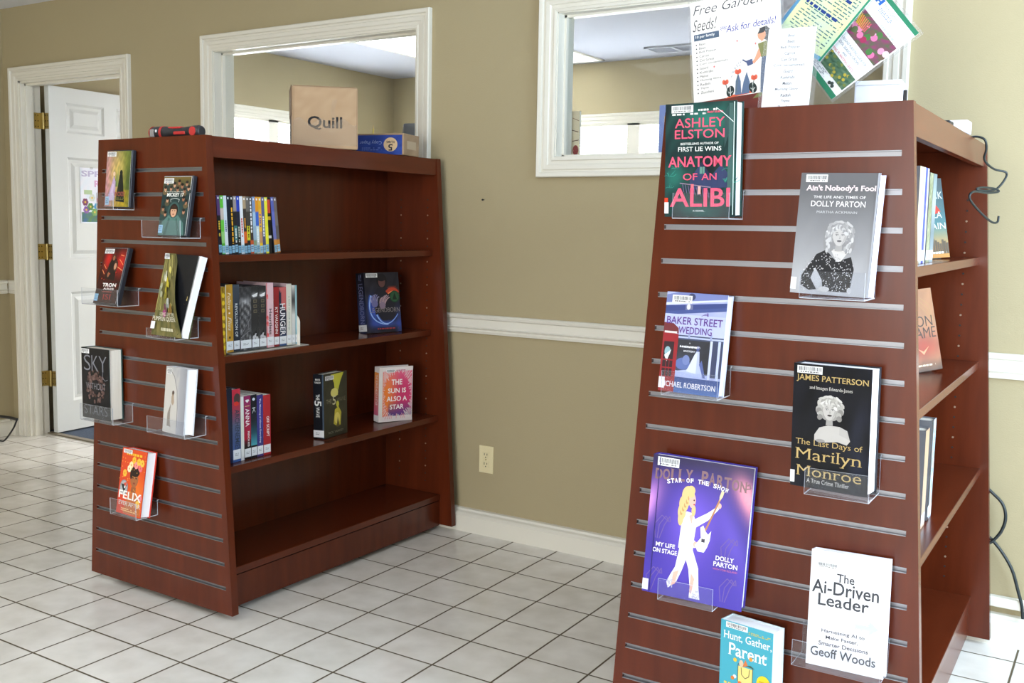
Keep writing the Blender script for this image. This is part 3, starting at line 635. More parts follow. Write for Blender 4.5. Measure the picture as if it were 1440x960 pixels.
def art_felix(w, h):
    a = Art(w, h, (222, 74, 40)); R = random.Random(12)
    a.grid(lambda u, v: mix((216, 62, 40), (236, 120, 44), bump2(u, v, .75, .3, .35, .3)+.3*v), 16, 24)
    a.poly([(.28, .02), (.98, .02), (.9, .24), (.7, .36), (.5, .36), (.36, .22)], (196, 112, 62)); a.poly([(.5, .36), (.7, .36), (.7, .44), (.52, .44)], (156, 92, 58))
    a.ell(.6, .56, .16, .125, (166, 104, 66)); a.ell(.6, .67, .19, .075, (40, 26, 24)); a.ell(.46, .62, .05, .07, (40, 26, 24))
    for x in (.54, .67): a.ell(x, .575, .03, .011, (36, 24, 22)); a.line([(x-.045, .605), (x+.045, .61)], .01, (44, 28, 24))
    a.ell(.605, .495, .045, .014, (140, 62, 52)); a.line([(.6, .57), (.615, .53)], .012, (134, 80, 50))
    for x, y, c in ((.42, .76, (246, 224, 170)), (.52, .84, (246, 190, 60)), (.62, .77, (240, 150, 150)), (.72, .83, (250, 196, 70)), (.8, .74, (236, 120, 130)), (.36, .7, (246, 236, 200)), (.86, .82, (248, 200, 80)), (.9, .3, (236, 140, 160)), (.84, .2, (250, 206, 90)), (.2, .62, (250, 190, 70))):
        for i in range(7): t = 2*PI*i/7; a.ell(x+.05*math.cos(t), y+.035*math.sin(t), .035, .024, c, 10)
        a.ell(x, y, .022, .016, mix(c, (200, 110, 20), .6), 10)
    for i in range(26): a.ell(R.random(), R.uniform(.3, .9), .012, .009, (250, 190, 80), 8)
    a.ell(.22, .40, .165, .118, (150, 152, 158)); a.ell(.22, .40, .14, .1, (176, 178, 184)); a.poly([(.1, .45), (.34, .45), (.24, .32)], (30, 32, 38)); a.poly([(.2, .46), (.34, .5), (.3, .41)], (216, 90, 70)); a.ell(.26, .41, .03, .022, (240, 240, 240))
    a.text('FELIX', .05, .235, .97, .355, (246, 244, 240), .02); a.text('EVER AFTER', .08, .135, .97, .2, (232, 218, 206), .015); a.scribble(.2, .9, .95, .945, 1, (246, 196, 60), .8); a.scribble(.2, .045, .9, .1, 2, (250, 210, 150)); a.barcode(.06, .925, .42, .985, 4); return a
def art_alibi(w, h):
    a = Art(w, h); R = random.Random(3)
    a.grid(lambda u, v: mix(mix((28, 60, 58), (14, 26, 32), nz(u, v, 2)), (42, 120, 106), bump2(u, v, .62, .84, .4, .14)+.8*bump2(u, v, .15, .35, .18, .14)+.7*bump2(u, v, .95, .35, .12, .2)+.5*bump2(u, v, .5, .08, .4, .08)), 30, 44)
    a.poly([(.36, .33), (.52, .48), (.66, .36), (.8, .46), (.94, .34), (.94, .26), (.36, .24)], (52, 62, 98)); a.poly([(.5, .46), (.53, .48), (.68, .35), (.66, .33)], (34, 42, 70)); a.rect(.5, .38, .57, .44, (96, 140, 130)); a.rect(.535, .38, .54, .44, (24, 34, 50))
    for x, y in ((.06, .36), (.14, .43), (.92, .42), (.97, .3), (.08, .26), (.86, .3)):
        for i in range(7): t = R.uniform(0, PI); l = R.uniform(.04, .12); a.line([(x, y), (x+l*math.cos(t)*.6, y+l*.3*math.sin(t)), (x+l*math.cos(t), y+l*.5*math.sin(t+.4))], .008, mix((70, 160, 140), (30, 90, 86), R.random()))
    for i in range(12): a.line([(.26+.04*i, .29-.006*i), (.28+.04*i, .22-.006*i)], .008, (122, 106, 150))
    a.line([(.22, .3), (.66, .26)], .012, (150, 130, 150)); a.rect(.38, .2, .42, .29, (224, 110, 120)); a.rect(.48, .2, .52, .27, (230, 170, 160))
    a.poly([(.885, .1), (.955, .1), (.955, .98), (.9, .98)], (66, 98, 96)); a.poly([(.84, .6), (.9, .72), (.89, .96), (.84, .9)], (50, 80, 80))  # paler upright bands are glare painted into the cover colours
    P = (236, 92, 122)
    a.text('ASHLEY', .14, .785, .84, .868, P); a.text('ELSTON', .14, .69, .84, .768, P); a.text('BESTSELLING AUTHOR OF', .225, .635, .76, .655, (222, 226, 224), .02); a.text('FIRST LIE WINS', .19, .578, .80, .618, (240, 242, 240)); a.text('ANATOMY', .05, .44, .94, .535, P, .016)
    a.text('OF', .265, .325, .47, .385, P); a.text('AN', .53, .325, .74, .385, P); a.text('ALIBI', .08, .09, .93, .255, P, .016); a.text('A NOVEL', .41, .046, .575, .062, (226, 230, 228), .02)
    a.scribble(.42, .925, .74, .945, 1, (236, 238, 236), .8, seed=2); a.scribble(.1, .895, .58, .913, 1, (236, 238, 236), .8, seed=5); a.text('MARY KUBICA', .6, .905, .82, .922, P, .03); a.barcode(.09, .9+.018, .4, .982, 7)
    a.line([(.97, .02), (.97, .99)], .012, (206, 226, 224)); a.line([(.72, .95), (.82, .9), (.96, .82)], .008, (220, 236, 232))  # thin pale lines are painted highlights on the glossy cover
    a.rect(0, .13, .05, .17, (228, 66, 40)); a.rect(0, .03, .06, .13, (236, 236, 238)); return a
def art_fool(w, h):
    a = Art(w, h); R = random.Random(6)
    a.grid(lambda u, v: mix((176, 177, 182), (104, 105, 109), (v-.15)*1.35+.06*nz(u, v)), 16, 26)
    D = (40, 40, 43)
    a.poly([(.3, .33), (.42, .37), (.52, .3), (.62, .29), (.74, .32), (.79, .22), (.76, .03), (.42, .03), (.4, .12), (.32, .2), (.26, .12), (.34, .04), (.24, .03), (.13, .07), (.13, .15)], D); a.poly([(.3, .22), (.25, .13), (.36, .05), (.4, .12)], (186, 187, 192))
    a.poly([(.47, .38), (.7, .36), (.62, .28), (.56, .275)], (208, 206, 206))
    for i in range(240):
        x, y = R.uniform(.14, .78), R.uniform(.03, .34)
        if y < .36-abs(x-.48)*.3 and not (.24 < x < .41 and .04 < y < .2): a.ell(x, y, .007, .005, mix((150, 150, 154), (226, 226, 230), R.random()), 6)
    woman(a, .575, .485, .082, (192, 190, 190), (168, 168, 171), dark=(58, 58, 62)); a.ell(.44, .045, .07, .022, (196, 195, 196)); a.ell(.76, .045, .03, .025, (190, 190, 192))
    W_ = (244, 226, 232)
    a.text("Ain't Nobody's Fool", .08, .84, .97, .90, W_, .03, serif=True); a.text('THE LIFE AND TIMES OF', .19, .79, .85, .812, (236, 236, 238), .01); a.text('DOLLY PARTON', .165, .722, .855, .77, (240, 240, 242), .01); a.text('MARTHA ACKMANN', .25, .668, .76, .688, (206, 207, 211), .0); a.barcode(.07, .923, .35, .985, 8); a.rect(.0, .03, .075, .13, (230, 231, 233)); a.line([(.985, .0), (.985, 1)], .02, (176, 180, 190)); return a
def art_baker(w, h):
    a = Art(w, h); a.grid(lambda u, v: mix((176, 182, 222), (150, 160, 206), nz(u, v)), 10, 14)
    a.poly([(0, .86), (1, .92), (1, .84), (0, .77)], (62, 74, 128)); a.poly([(0, .97), (.2, 1), (1, 1), (1, .955), (0, .89)], (116, 126, 178)); a.poly([(0, .89), (1, .955), (1, .94), (0, .865)], (206, 212, 238)); a.ell(.42, .96, .06, .035, (60, 66, 100)); a.rect(.33, .80, .45, .88, (110, 116, 150)); a.ell(.38, .86, .03, .03, (214, 214, 226))
    a.poly([(0, .8), (1, .875), (1, .84), (0, .765)], (70, 84, 140)); a.rect(0, .575, 1, .78, (182, 190, 230)); a.rect(.2, .50, 1, .575, (70, 78, 104)); a.rect(.2, .545, 1, .562, (176, 186, 226)); a.rect(.42, .545, .45, .60, (150, 160, 200)); a.rect(.78, .545, .81, .6, (150, 160, 200))
    a.grid(lambda u, v: mix((52, 52, 56), (74, 82, 104), bump2(u, v, .2, .2, .3, .3)+.2*nz(u, v)), 10, 12, box=(.26, .2, .8, .53)); a.rect(.79, .16, .83, .54, (196, 204, 238)); a.rect(.83, .18, 1, .52, (64, 70, 96)); a.rect(.92, .1, .96, .54, (186, 196, 236)); a.ell(.37, .29, .12, .06, (96, 112, 166)); a.ell(.42, .33, .06, .05, (116, 130, 180))
    a.poly([(.28, .215), (.44, .235), (.53, .31), (.575, .425), (.63, .425), (.645, .31), (.7, .2), (.7, .165), (.4, .195)], (176, 186, 226)); a.poly([(.44, .22), (.56, .4), (.6, .42), (.6, .2)], (204, 210, 240)); a.poly([(.64, .3), (.72, .17), (.76, .17), (.68, .34)], (86, 98, 150)); a.ell(.6, .455, .028, .026, (80, 90, 140))
    a.poly([(.22, .225), (.8, .155), (1, .12), (1, .09), (.2, .18)], (170, 180, 222)); a.grid(lambda u, v: mix((78, 112, 172), (52, 74, 130), v+.2*nz(u, v)), 8, 6, box=(0, 0, 1, .155))
    a.poly([(0, 0), (.26, .0), (.26, .58), (0, .6)], (148, 44, 50)); a.poly([(0, .6), (.26, .585), (.25, .64), (.16, .685), (0, .69)], (112, 52, 56)); a.rect(.02, .585, .23, .605, (214, 206, 206)); a.rect(.03, .15, .2, .5, (58, 42, 46)); a.ell(.1, .4, .05, .05, (140, 176, 186)); a.poly([(.05, .36), (.16, .42), (.1, .3)], (216, 222, 224))
    for y in (.23, .31): a.rect(.03, y, .2, y+.012, (148, 44, 50))
    for x in (.085, .14): a.rect(x, .15, x+.01, .33, (148, 44, 50))
    V_ = (92, 52, 132); a.text('A', .6, .775, .72, .81, V_, -.01, .4); a.text('BAKER STREET', .04, .68, .96, .755, V_, .008); a.text('WEDDING', .25, .59, .80, .66, V_, .008); a.scribble(.3, .452, .64, .468, 1, (226, 228, 236), .9); a.text('BAKER STREET', .3, .455, .63, .472, (226, 228, 236), .02); a.text('MYSTERY', .37, .41, .56, .427, (226, 228, 236), .02); a.text('A', .45, .492, .47, .507, (226, 228, 236)); a.text('MICHAEL ROBERTSON', .03, .05, .94, .105, (232, 230, 236), .012); a.barcode(.1, .895, .43, .97, 9); a.rect(0, .03, .1, .14, (228, 228, 234)); return a
def art_marilyn(w, h):
    a = Art(w, h); a.grid(lambda u, v: mix((13, 14, 19), (34, 38, 54), .5*nz(u*.7, v*.7)+.7*bump2(u, v, .85, .35, .1, .3)), 16, 24)
    S = (190, 187, 184)
    a.poly([(.3, .395), (.3, .44), (.36, .5), (.47, .525), (.62, .525), (.72, .5), (.76, .42), (.72, .385), (.6, .402), (.44, .385)], S); a.poly([(.62, .52), (.72, .5), (.75, .43), (.62, .46)], (180, 177, 175)); a.ell(.38, .395, .06, .014, (150, 147, 146)); woman(a, .49, .645, .078, S, (188, 186, 182), (54, 50, 50), dark=(46, 44, 44), long=0)
    for sd in (-1, 1):
        for i in range(4): a.ell(.49+sd*(.128+.012*math.sin(i*2)), .665-.026*i, .034, .024, mix((188, 186, 182), (60, 58, 58), .1+.3*(i % 2)), 12, rot=sd*.5)
    G = (196, 170, 112)
    a.text('JAMES PATTERSON', .04, .895-.04, .97, .915, G, .006, serif=True); a.text('and Imogen Edwards-Jones', .22, .795, .77, .83, (206, 204, 198), .0, serif=True); a.text('The Last Days of', .06, .335, .92, .395, G, -.004, serif=True); a.text('Marilyn', .06, .20, .92, .318, G, -.006, serif=True); a.text('Monroe', .08, .095, .92, .18, G, -.006, serif=True); a.text('A True Crime Thriller', .22, .045, .77, .08, (200, 198, 194), .0, serif=True); a.barcode(.05, .925, .38, .985, 10); a.rect(0, .03, .06, .13, (232, 232, 234)); return a
def art_dolly(w, h):
    a = Art(w, h)
    def f(u, v):
        c = mix((66, 50, 158), (30, 22, 78), v*1.1-.15); c = mix(c, (110, 84, 206), bump2(u, v, .45, .55, .3, .35)); c = mix(c, (206, 140, 214), 1.1*bump2(u-.45*(v-.75), v, .02, .62, .12, .2)); c = mix(c, (236, 150, 170), 1.1*bump2(u+.6*(v-.8), v, .96, .8, .12, .2)); c = mix(c, (34, 24, 60), .8*bump2(u, v, .5, 1, .7, .1)); return mix(c, (120, 96, 220), .5*bump2(u+.5*(v-.5), v, .85, .5, .12, .3))
    a.grid(f, 34, 44)
    for cx, cy, s in ((.16, .5, 1), (.84, .42, 1), (.12, .12, 1), (.86, .14, 1)):
        for i in range(3): a.line([(cx-.07+.02*i, cy-.1), (cx-.09+.05*i, cy), (cx-.02+.04*i, cy+.07), (cx+.05+.01*i, cy+.03)], .008, (104, 84, 150))
    GB = (120, 92, 100); t = 'DOLLY PARTON'
    for i, ch in enumerate(t):
        if ch != ' ': x = .035+.92*i/12; dy = .012*abs(i-5.5)/2; a.text(ch, x, .842-dy*.5, x+.072, .935-dy, (128, 98, 104), .03, serif=True)
    a.line([(.93, .85), (.985, .86), (.97, .89), (.95, .875)], .012, (128, 98, 104))
    t = 'STAR OF THE SHOW'
    for i, ch in enumerate(t):
        if ch != ' ': x = .16+.62*i/16; y = .805+.03*(1-((i-7.5)/7.5)**2); a.text(ch, x, y, x+.033, y+.032, (242, 240, 246), .025, rot=-.05*(i-7.5)/2, serif=True)
    k0 = len(a.L)
    W_, S = (238, 234, 240), (230, 178, 160)
    a.poly([(.30, .36), (.42, .38), (.42, .30), (.36, .2), (.3, .12), (.18, .06), (.15, .1), (.2, .16), (.26, .22)], W_); a.poly([(.34, .36), (.5, .36), (.6, .24), (.63, .1), (.66, .02), (.5, .02), (.5, .1), (.46, .22), (.4, .3)], W_); a.poly([(.24, .18), (.32, .2), (.28, .1), (.22, .08)], S); a.poly([(.5, .2), (.56, .16), (.53, .05), (.5, .06)], S)
    a.poly([(.28, .36), (.5, .36), (.5, .42), (.52, .55), (.46, .62), (.36, .63), (.3, .57), (.29, .46)], (230, 226, 236)); a.poly([(.48, .58), (.66, .64), (.8, .7), (.82, .68), (.68, .59), (.5, .52)], W_); a.poly([(.31, .56), (.4, .56), (.44, .44), (.52, .43), (.53, .38), (.36, .38), (.3, .46)], (242, 238, 244)); a.ell(.53, .405, .035, .02, S); a.ell(.825, .705, .03, .02, S); a.poly([(.4, .6), (.46, .62), (.45, .54)], S)
    H = (226, 190, 130)
    for x, y, rx, ry in ((.36, .74, .09, .07), (.31, .68, .07, .06), (.29, .62, .06, .06), (.28, .57, .04, .05), (.4, .78, .06, .035), (.46, .64, .03, .04)): a.ell(x, y, rx, ry, H)
    for i in range(12): a.ell(.27+.012*i, .6+.014*i, .02, .02, mix(H, (160, 110, 60), .5 if i % 2 else .0), 8)
    a.ell(.43, .71, .05, .052, S); a.ell(.455, .715, .012, .006, (80, 50, 50)); a.ell(.46, .685, .012, .006, (190, 60, 70)); a.ell(.405, .755, .05, .025, H)
    a.line([(.62, .47), (.84, .77)], .022, (180, 124, 84)); a.poly([(.82, .74), (.86, .77), (.88, .81), (.84, .815), (.815, .77)], (222, 200, 160)); a.poly([(.52, .4), (.6, .46), (.58, .53), (.62, .55), (.66, .51), (.7, .49), (.74, .52), (.73, .45), (.7, .4), (.66, .36), (.57, .36)], (246, 244, 246)); a.rect(.61, .43, .66, .455, (60, 56, 70))
    for i in range(24): R = random.Random(i); a.ell(.16+R.random()*.08, .07+R.random()*.06, .008, .006, (190, 186, 206), 6); a.ell(.5+R.random()*.15, .02+R.random()*.06, .008, .006, (190, 186, 206), 6)
    a.L[k0:] = [([(.14+.68*x, y) for x, y in V], F, C, k) for V, F, C, k in a.L[k0:]]
    a.text('MY LIFE', .1, .345, .30, .375, W_, .02, serif=True); a.text('ON STAGE', .075, .30, .325, .332, W_, .02, serif=True); a.text('DOLLY', .71, .325, .89, .358, W_, .02, serif=True); a.text('PARTON', .69, .282, .93, .316, W_, .02, serif=True); a.text('WITH TOM ROLAND', .69, .256, .93, .27, (176, 100, 150), .02); a.barcode(.05, .925, .27, .988, 11); a.rect(0, .015, .06, .095, (226, 226, 234)); a.line([(.075, 0), (.075, 1)], .008, (40, 32, 100)); return a
def art_hunt(w, h):
    a = Art(w, h, (72, 168, 190)); a.barcode(.1, .935, .52, .99, 12); a.scribble(.54, .92, .98, .95, 2, (196, 186, 70)); W_ = (240, 244, 244)
    a.text('Hunt, Gather,', .06, .81, .98, .9, W_, .006, serif=True); a.text('Parent', .16, .66, .9, .79, W_, .012, serif=True); a.rect(.36, .42, .64, .58, (232, 214, 130)); a.line([(.42, .57), (.43, .5), (.5, .47), (.57, .5), (.58, .57)], .012, (70, 60, 50)); a.line([(.36, .42), (.36, .6), (.64, .6), (.64, .42)], .012, (90, 74, 50)); a.poly([(.44, .58), (.5, .66), (.55, .6)], (206, 120, 70)); a.ell(.42, .61, .04, .035, (214, 190, 160)); a.poly([(.5, .6), (.68, .59), (.6, .615)], (70, 90, 70))
    for x, y, c in ((.3, .46, (220, 226, 230)), (.26, .44, (206, 120, 50)), (.4, .41, (220, 110, 50)), (.66, .42, (230, 150, 60)), (.3, .63, (240, 190, 60)), (.6, .68, (240, 150, 60))): a.ell(x, y, .035, .02, c, 10)
    a.ell(.85, .47, .13, .085, (240, 206, 44)); a.scribble(.77, .44, .93, .5, 3, (170, 130, 30)); a.scribble(.1, .36, .9, .39, 1, (226, 206, 90), .7); a.scribble(.1, .28, .7, .33, 1, (226, 206, 90), .7); return a
def art_ai(w, h):
    a = Art(w, h); a.grid(lambda u, v: mix((236, 237, 243), (244, 240, 248), nz(u, v)), 10, 14); R = random.Random(2); G = (58, 61, 68)
    a.text('INTERNATIONAL BESTSELLER', .3, .855, .88, .873, (206, 160, 180), .0); a.text('The', .35, .745, .58, .82, G, .014); a.text('Ai-Driven', .03, .63, .9, .745, G, .014); a.text('Leader', .12, .525, .78, .63, G, .014)
    for i in range(240):
        x = R.random()**.6*.8; a.ell(.08+x, .4+.12*R.uniform(-1, 1)*(1-x*.7), .0045, .0032, mix((216, 200, 232), (170, 220, 232), x), 5)
    a.poly([(.62, .385), (.8, .385), (.8, .35), (.92, .405), (.8, .455), (.8, .42), (.62, .42)], (196, 230, 236)); G2 = (66, 69, 78)
    a.text('Harnessing AI to', .19, .29, .75, .328, G2, .008); a.text('Make Faster,', .25, .24, .67, .275, G2, .008); a.text('Smarter Decisions', .16, .185, .8, .22, G2, .008); a.text('Geoff Woods', .06, .085, .9, .165, (62, 65, 72), .008); a.barcode(.08, .855, .36, .9, 13); return a
def art_legend(w, h):
    a = Art(w, h)
    a.grid(lambda u, v: mix(mix((26, 26, 36), (46, 44, 54), nz(u, v)), (60, 90, 190), bump2(u, v, .22, .35, .16, .22)+.8*bump2(u, v, .55, .14, .4, .06)+.5*bump2(u, v, .95, .12, .1, .3)) if not bump2(u, v, .78, .66, .2, .1) > .3 else mix((40, 34, 44), (206, 70, 46), bump2(u, v, .78, .66, .2, .1)), 26, 36)
    a.ell(.5, .86, .15, .12, (22, 22, 30)); a.ell(.5, .84, .1, .09, (96, 64, 62)); a.ell(.5, .9, .12, .05, (26, 24, 32)); a.poly([(.2, .6), (.36, .74), (.64, .74), (.86, .6), (.8, .2), (.3, .2)], (34, 34, 46))
    def arc(pts, w0, w1, c):
        n = 16; q = []
        for i_ in range(n+1):
            t = i_/n; b = [(1-t)**3, 3*t*(1-t)**2, 3*t*t*(1-t), t**3]; q.append((sum(b[k_]*pts[k_][0] for k_ in range(4)), sum(b[k_]*pts[k_][1] for k_ in range(4))))
        for i_ in range(n): a.line(q[i_:i_+2], w0+(w1-w0)*i_/n, c)
    for w0, w1, c in ((.11, .05, (44, 70, 150)), (.06, .03, (84, 124, 206)), (.022, .012, (176, 206, 246))):
        arc([(.17, .62), (.02, .36), (.16, .14), (.62, .13)], w0, w1, c); arc([(.3, .3), (.46, .08), (.7, .1), (.92, .3)], w0*.8, w1*.6, c)
    for i in range(5): arc([(.18+.035*i, .5), (.14+.05*i, .56), (.15+.045*i, .6), (.2+.05*i, .64-.012*(i-2)**2)], .04, .022, (120, 120, 170) if i % 2 else (146, 140, 176))
    for i in range(5): arc([(.42+.03*i, .46), (.4+.045*i, .53), (.44+.05*i, .58), (.52+.05*i, .62-.01*(i-2)**2)], .042, .024, (150, 126, 140) if i % 2 else (176, 146, 150))
    a.ell(.26, .48, .09, .06, (110, 108, 156)); a.ell(.48, .45, .09, .06, (140, 120, 140))
    arc([(.62, .66), (.74, .74), (.86, .74), (.97, .66)], .09, .04, (190, 66, 44)); arc([(.66, .64), (.76, .69), (.88, .7), (.98, .62)], .03, .02, (236, 140, 90))
    a.ell(.845, .59, .145, .1, (30, 62, 44)); a.ell(.845, .59, .12, .083, (46, 88, 60)); a.poly([(.78, .54), (.91, .54), (.845, .66)], (24, 40, 32))
    a.text('LEGENDBORN', .12, .335, .97, .41, (150, 140, 138), -.006); a.scribble(.3, .05, .9, .075, 1, (176, 60, 60), .8); a.barcode(.05, .915, .38, .985, 14); return a
def sp_legend(t, h):
    a = Art(t, h, (20, 22, 32)); a.grid(lambda u, v: mix((20, 22, 32), (60, 74, 130), bump2(u, v, .5, .3, .6, .3)), 4, 12); a.text('LEGENDBORN', .25, .16, .78, .82, (130, 136, 176), -.004, vert=1); a.scribble(.3, .86, .7, .97, 2, (120, 126, 160), vert=1); a.rect(0, .03, 1, .14, (226, 228, 230)); a.scribble(.2, .06, .6, .11, 2, (130, 130, 134)); return a
def art_wave(w, h):
    a = Art(w, h); a.grid(lambda u, v: mix((42, 42, 34), (58, 58, 44), nz(u, v)), 12, 18); Y = (200, 196, 66)
    a.poly([(.3, .98), (.86, .99), (.72, .86), (.66, .78), (.62, .72), (.46, .72), (.44, .84)], Y); a.grid(lambda u, v: mix((196, 190, 70), (230, 226, 150), bump2(u, v, .4, .4, .3, .3)), 6, 6, box=(.34, .64, .6, .75)); a.ell(.45, .69, .16, .07, (222, 212, 120))
    a.poly([(.4, .2), (.46, .42), (.62, .46), (.74, .36), (.7, .16), (.6, .16), (.58, .24), (.52, .16)], (196, 180, 60)); a.ell(.56, .28, .12, .09, (230, 214, 110)); a.ell(.58, .5, .06, .05, Y); a.poly([(.52, .14), (.58, .3), (.66, .14)], (96, 84, 40))
    a.text('THE', .1, .535, .32, .6, (156, 150, 124), -.004); a.text('5', .36, .5, .5, .64, (212, 206, 170), .01); a.text('WAVE', .54, .535, .92, .6, (120, 116, 92), -.004); a.text('RICK YANCEY', .18, .055, .82, .09, (150, 148, 128), .0); a.barcode(.06, .9, .42, .965, 15); return a
def sp_wave(t, h):
    a = Art(t, h, (26, 28, 34)); a.rect(.86, 0, 1, 1, (70, 84, 100)); W_ = (226, 228, 226)
    a.text('RICK', .2, .9, .7, .93, W_, .02, serif=True); a.text('YANCEY', .12, .855, .75, .885, W_, .02, serif=True); a.text('THE', .26, .6, .6, .69, W_, .01, vert=1); a.text('5', .12, .505, .78, .59, W_, .02, vert=1); a.text('WAVE', .26, .33, .6, .49, W_, .01, vert=1); a.rect(0, .02, 1, .13, (228, 230, 232)); a.scribble(.2, .055, .6, .1, 2, (130, 130, 134)); return a
def art_sun(w, h):
    a = Art(w, h, (226, 218, 216)); R = random.Random(1)
    def f(u, v):
        d = math.hypot((u-.55)*1.1, v-.5); c = mix((206, 60, 110), (236, 130, 60), max(0, .62-u)*2.4); c = mix(c, (92, 64, 130), max(0, .34-v)*3.2*(u > .2)); return mix(c, (236, 120, 150), max(0, v-.6)*1.6)
    a.grid(f, 18, 24, box=(.1, .1, .98, .92))
    for i in range(120):
        t = 2*PI*i/120; c = mix((226, 120, 140), (236, 226, 226), R.random()); r0 = R.uniform(.36, .46); x, y = math.cos(t), math.sin(t); m_ = min(.62, (.43 if x > 0 else .42)/max(.01, abs(x)), .48/max(.01, abs(y))); a.line([(.54+min(r0, m_-.02)*x, .5+min(r0, m_-.02)*y), (.54+m_*x, .5+m_*y)], .016, c if i % 2 else (228, 220, 218))
    a.rect(0, 0, .1, 1, (226, 218, 214)); a.rect(.1, .93, 1, 1, (228, 220, 218)); a.rect(.1, 0, 1, .05, (226, 216, 216)); W_ = (246, 240, 238)
    a.text('THE', .36, .67, .68, .77, W_, .02); a.text('SUN IS', .26, .52, .8, .61, W_, .02); a.text('ALSO A', .22, .37, .83, .46, W_, .02); a.text('STAR', .32, .22, .74, .31, W_, .02); a.barcode(.2, .9, .46, .955, 16); a.scribble(.5, .925, .82, .945, 1, (190, 80, 130), .8); return a
def sp_sun(t, h):
    a = Art(t, h, (228, 220, 218)); a.grid(lambda u, v: mix((200, 96, 130), (236, 150, 70), v), 3, 10, box=(0, .12, .9, .9)); a.text('THE SUN IS ALSO A STAR', .25, .3, .7, .86, (240, 232, 230), .0, vert=1); a.rect(0, .02, .9, .12, (228, 226, 226)); return a
def art_park(w, h):
    a = Art(w, h); a.grid(lambda u, v: mix(mix((176, 124, 70), (66, 108, 112), v*3-.3), (62, 71, 77), v*1.5-.5), 12, 20)
    for i in range(14): x = i/14; hh = .1+.07*((i*37) % 10)/10; a.rect(x, .05, x+.06, hh+.08, (86, 76, 66)); 
    a.poly([(.5, .52), (.86, .58), (.7, .68), (.6, .66)], (176, 56, 46)); W_ = (190, 194, 192)
    a.text('ARK', .5, .74, .96, .83, W_, .0); a.text('LA', .6, .5, .88, .58, W_, .0); a.text('AIN', .5, .36, .96, .44, W_, .0); a.scribble(.3, .05, .9, .08, 1, (230, 226, 210), .8); return a
def art_iron(w, h):
    a = Art(w, h); a.grid(lambda u, v: mix(mix((158, 112, 80), (146, 62, 46), bump2(u, v, .6, .3, .5, .16)), (70, 54, 46), max(0, .16-v)*5+.2*nz(u, v)), 14, 20)
    for i in range(3): a.line([(.3+.05*i, .9-.03*i), (.6, .95-.05*i), (.9-.04*i, .8-.05*i), (.95, .6)], .01, (150, 116, 76))
    a.text('IRON', .34, .54, .92, .67, (62, 50, 44), -.006); a.text('FLAME', .3, .4, .96, .53, (62, 50, 44), -.006); a.poly([(.5, .28), (.62, .2), (.76, .3), (.62, .24)], (214, 130, 96)); a.scribble(.35, .06, .85, .085, 1, (214, 190, 160), .8); return a
def art_pumpkin(w, h):
    a = Art(w, h); R = random.Random(21)
    a.grid(lambda u, v: mix((128, 118, 72), (84, 84, 50), nz(u*2, v)), 20, 30)
    for i in range(22): x = i/22; a.poly([(x, .3), (x+.02, .3), (x*.8+.12, .98), (x*.8+.1, .98)], mix((206, 194, 120), (96, 92, 50), R.random()))
    for x, y, c in ((.5, .62, (216, 196, 60)), (.62, .76, (230, 216, 120)), (.3, .7, (236, 232, 214)), (.6, .4, (206, 210, 214)), (.44, .5, (214, 190, 60)), (.5, .3, (170, 60, 130)), (.75, .3, (190, 130, 50)), (.2, .55, (226, 224, 200))):
        for i in range(5): a.ell(x+R.uniform(-.07, .07), y+R.uniform(-.06, .06), .05, .04, mix(c, (60, 70, 40), R.random()*.6), 9)
    a.text('LONG LIVE THE', .3, .235, .96, .275, (222, 220, 200), .0, serif=True); a.text('PUMPKIN QUEEN', .04, .165, .98, .225, (230, 226, 210), .0, serif=True); a.scribble(.4, .05, .9, .1, 1, (200, 196, 170), .7); a.rect(.02, .07, .16, .16, (230, 232, 234)); a.barcode(.18, .925, .58, .99, 17); return a
# ---- books and cases on the slatwall ends: (u, z, out, tilt, roll, yaw, w, h, t)
A_, B_ = AX, BX
def on(c, b): return frame_on_panel(c, b)
b = (-0.1298, 1.3229, 0.0349, 0.0824, -0.0118, 0.0076, 0.1351, 0.1885, 0.0149); make_dvd('black cased film with a pink and yellow cover showing two gowned figures', on(A_, b), art_wicked(), group='films on the slatwall')
b = (0.1673, 1.235, 0.0539, 0.1704, -0.0023, -0.019, 0.1364, 0.193, 0.016); make_dvd('black cased film with a crowd of heads above a hooded teal figure', on(A_, b), art_mickey(), w=b[6], h=b[7], t=b[8], group='films on the slatwall')
b = (-0.1463, 1.0044, 0.0785, 0.2858, 0.018, 0.0493, 0.1351, 0.1943, 0.0173); make_dvd('black cased film with a black and red cover and white title', on(A_, b), art_tron(), w=b[6], h=b[7], t=b[8], group='films on the slatwall')
b = (-0.2324, 0.6026, 0.0589, 0.0059, 0.0075, 0.0162, 0.1556, 0.2432, 0.0521); make_book('hardcover_book', 'thick black hardcover with pale ornate lettering and cream page edges', 'book', on(A_, b), *b[6:], art_sky(b[6], b[7]), col=(52, 74, 72), group='display books on the slatwall')
b = (0.183, 0.608, 0.0753, 0.1056, 0.0301, 0.1908, 0.1329, 0.2115, 0.037); make_book('hardcover_book', 'pale grey book with a feathered figure on its wordless cover', 'book', on(A_, b), *b[6:], art_gray(b[6], b[7]), col=(206, 208, 212), pages=PAGESW, group='display books on the slatwall')
b = (-0.0444, 0.3029, 0.0806, 0.1557, 0.006, 0.0561, 0.1362, 0.2188, 0.0392); make_book('hardcover_book', 'red orange book with a flower crowned face and silver seal', 'book', on(A_, b), *b[6:], art_felix(b[6], b[7]), col=(206, 60, 44), pages=PAGESW, group='display books on the slatwall')
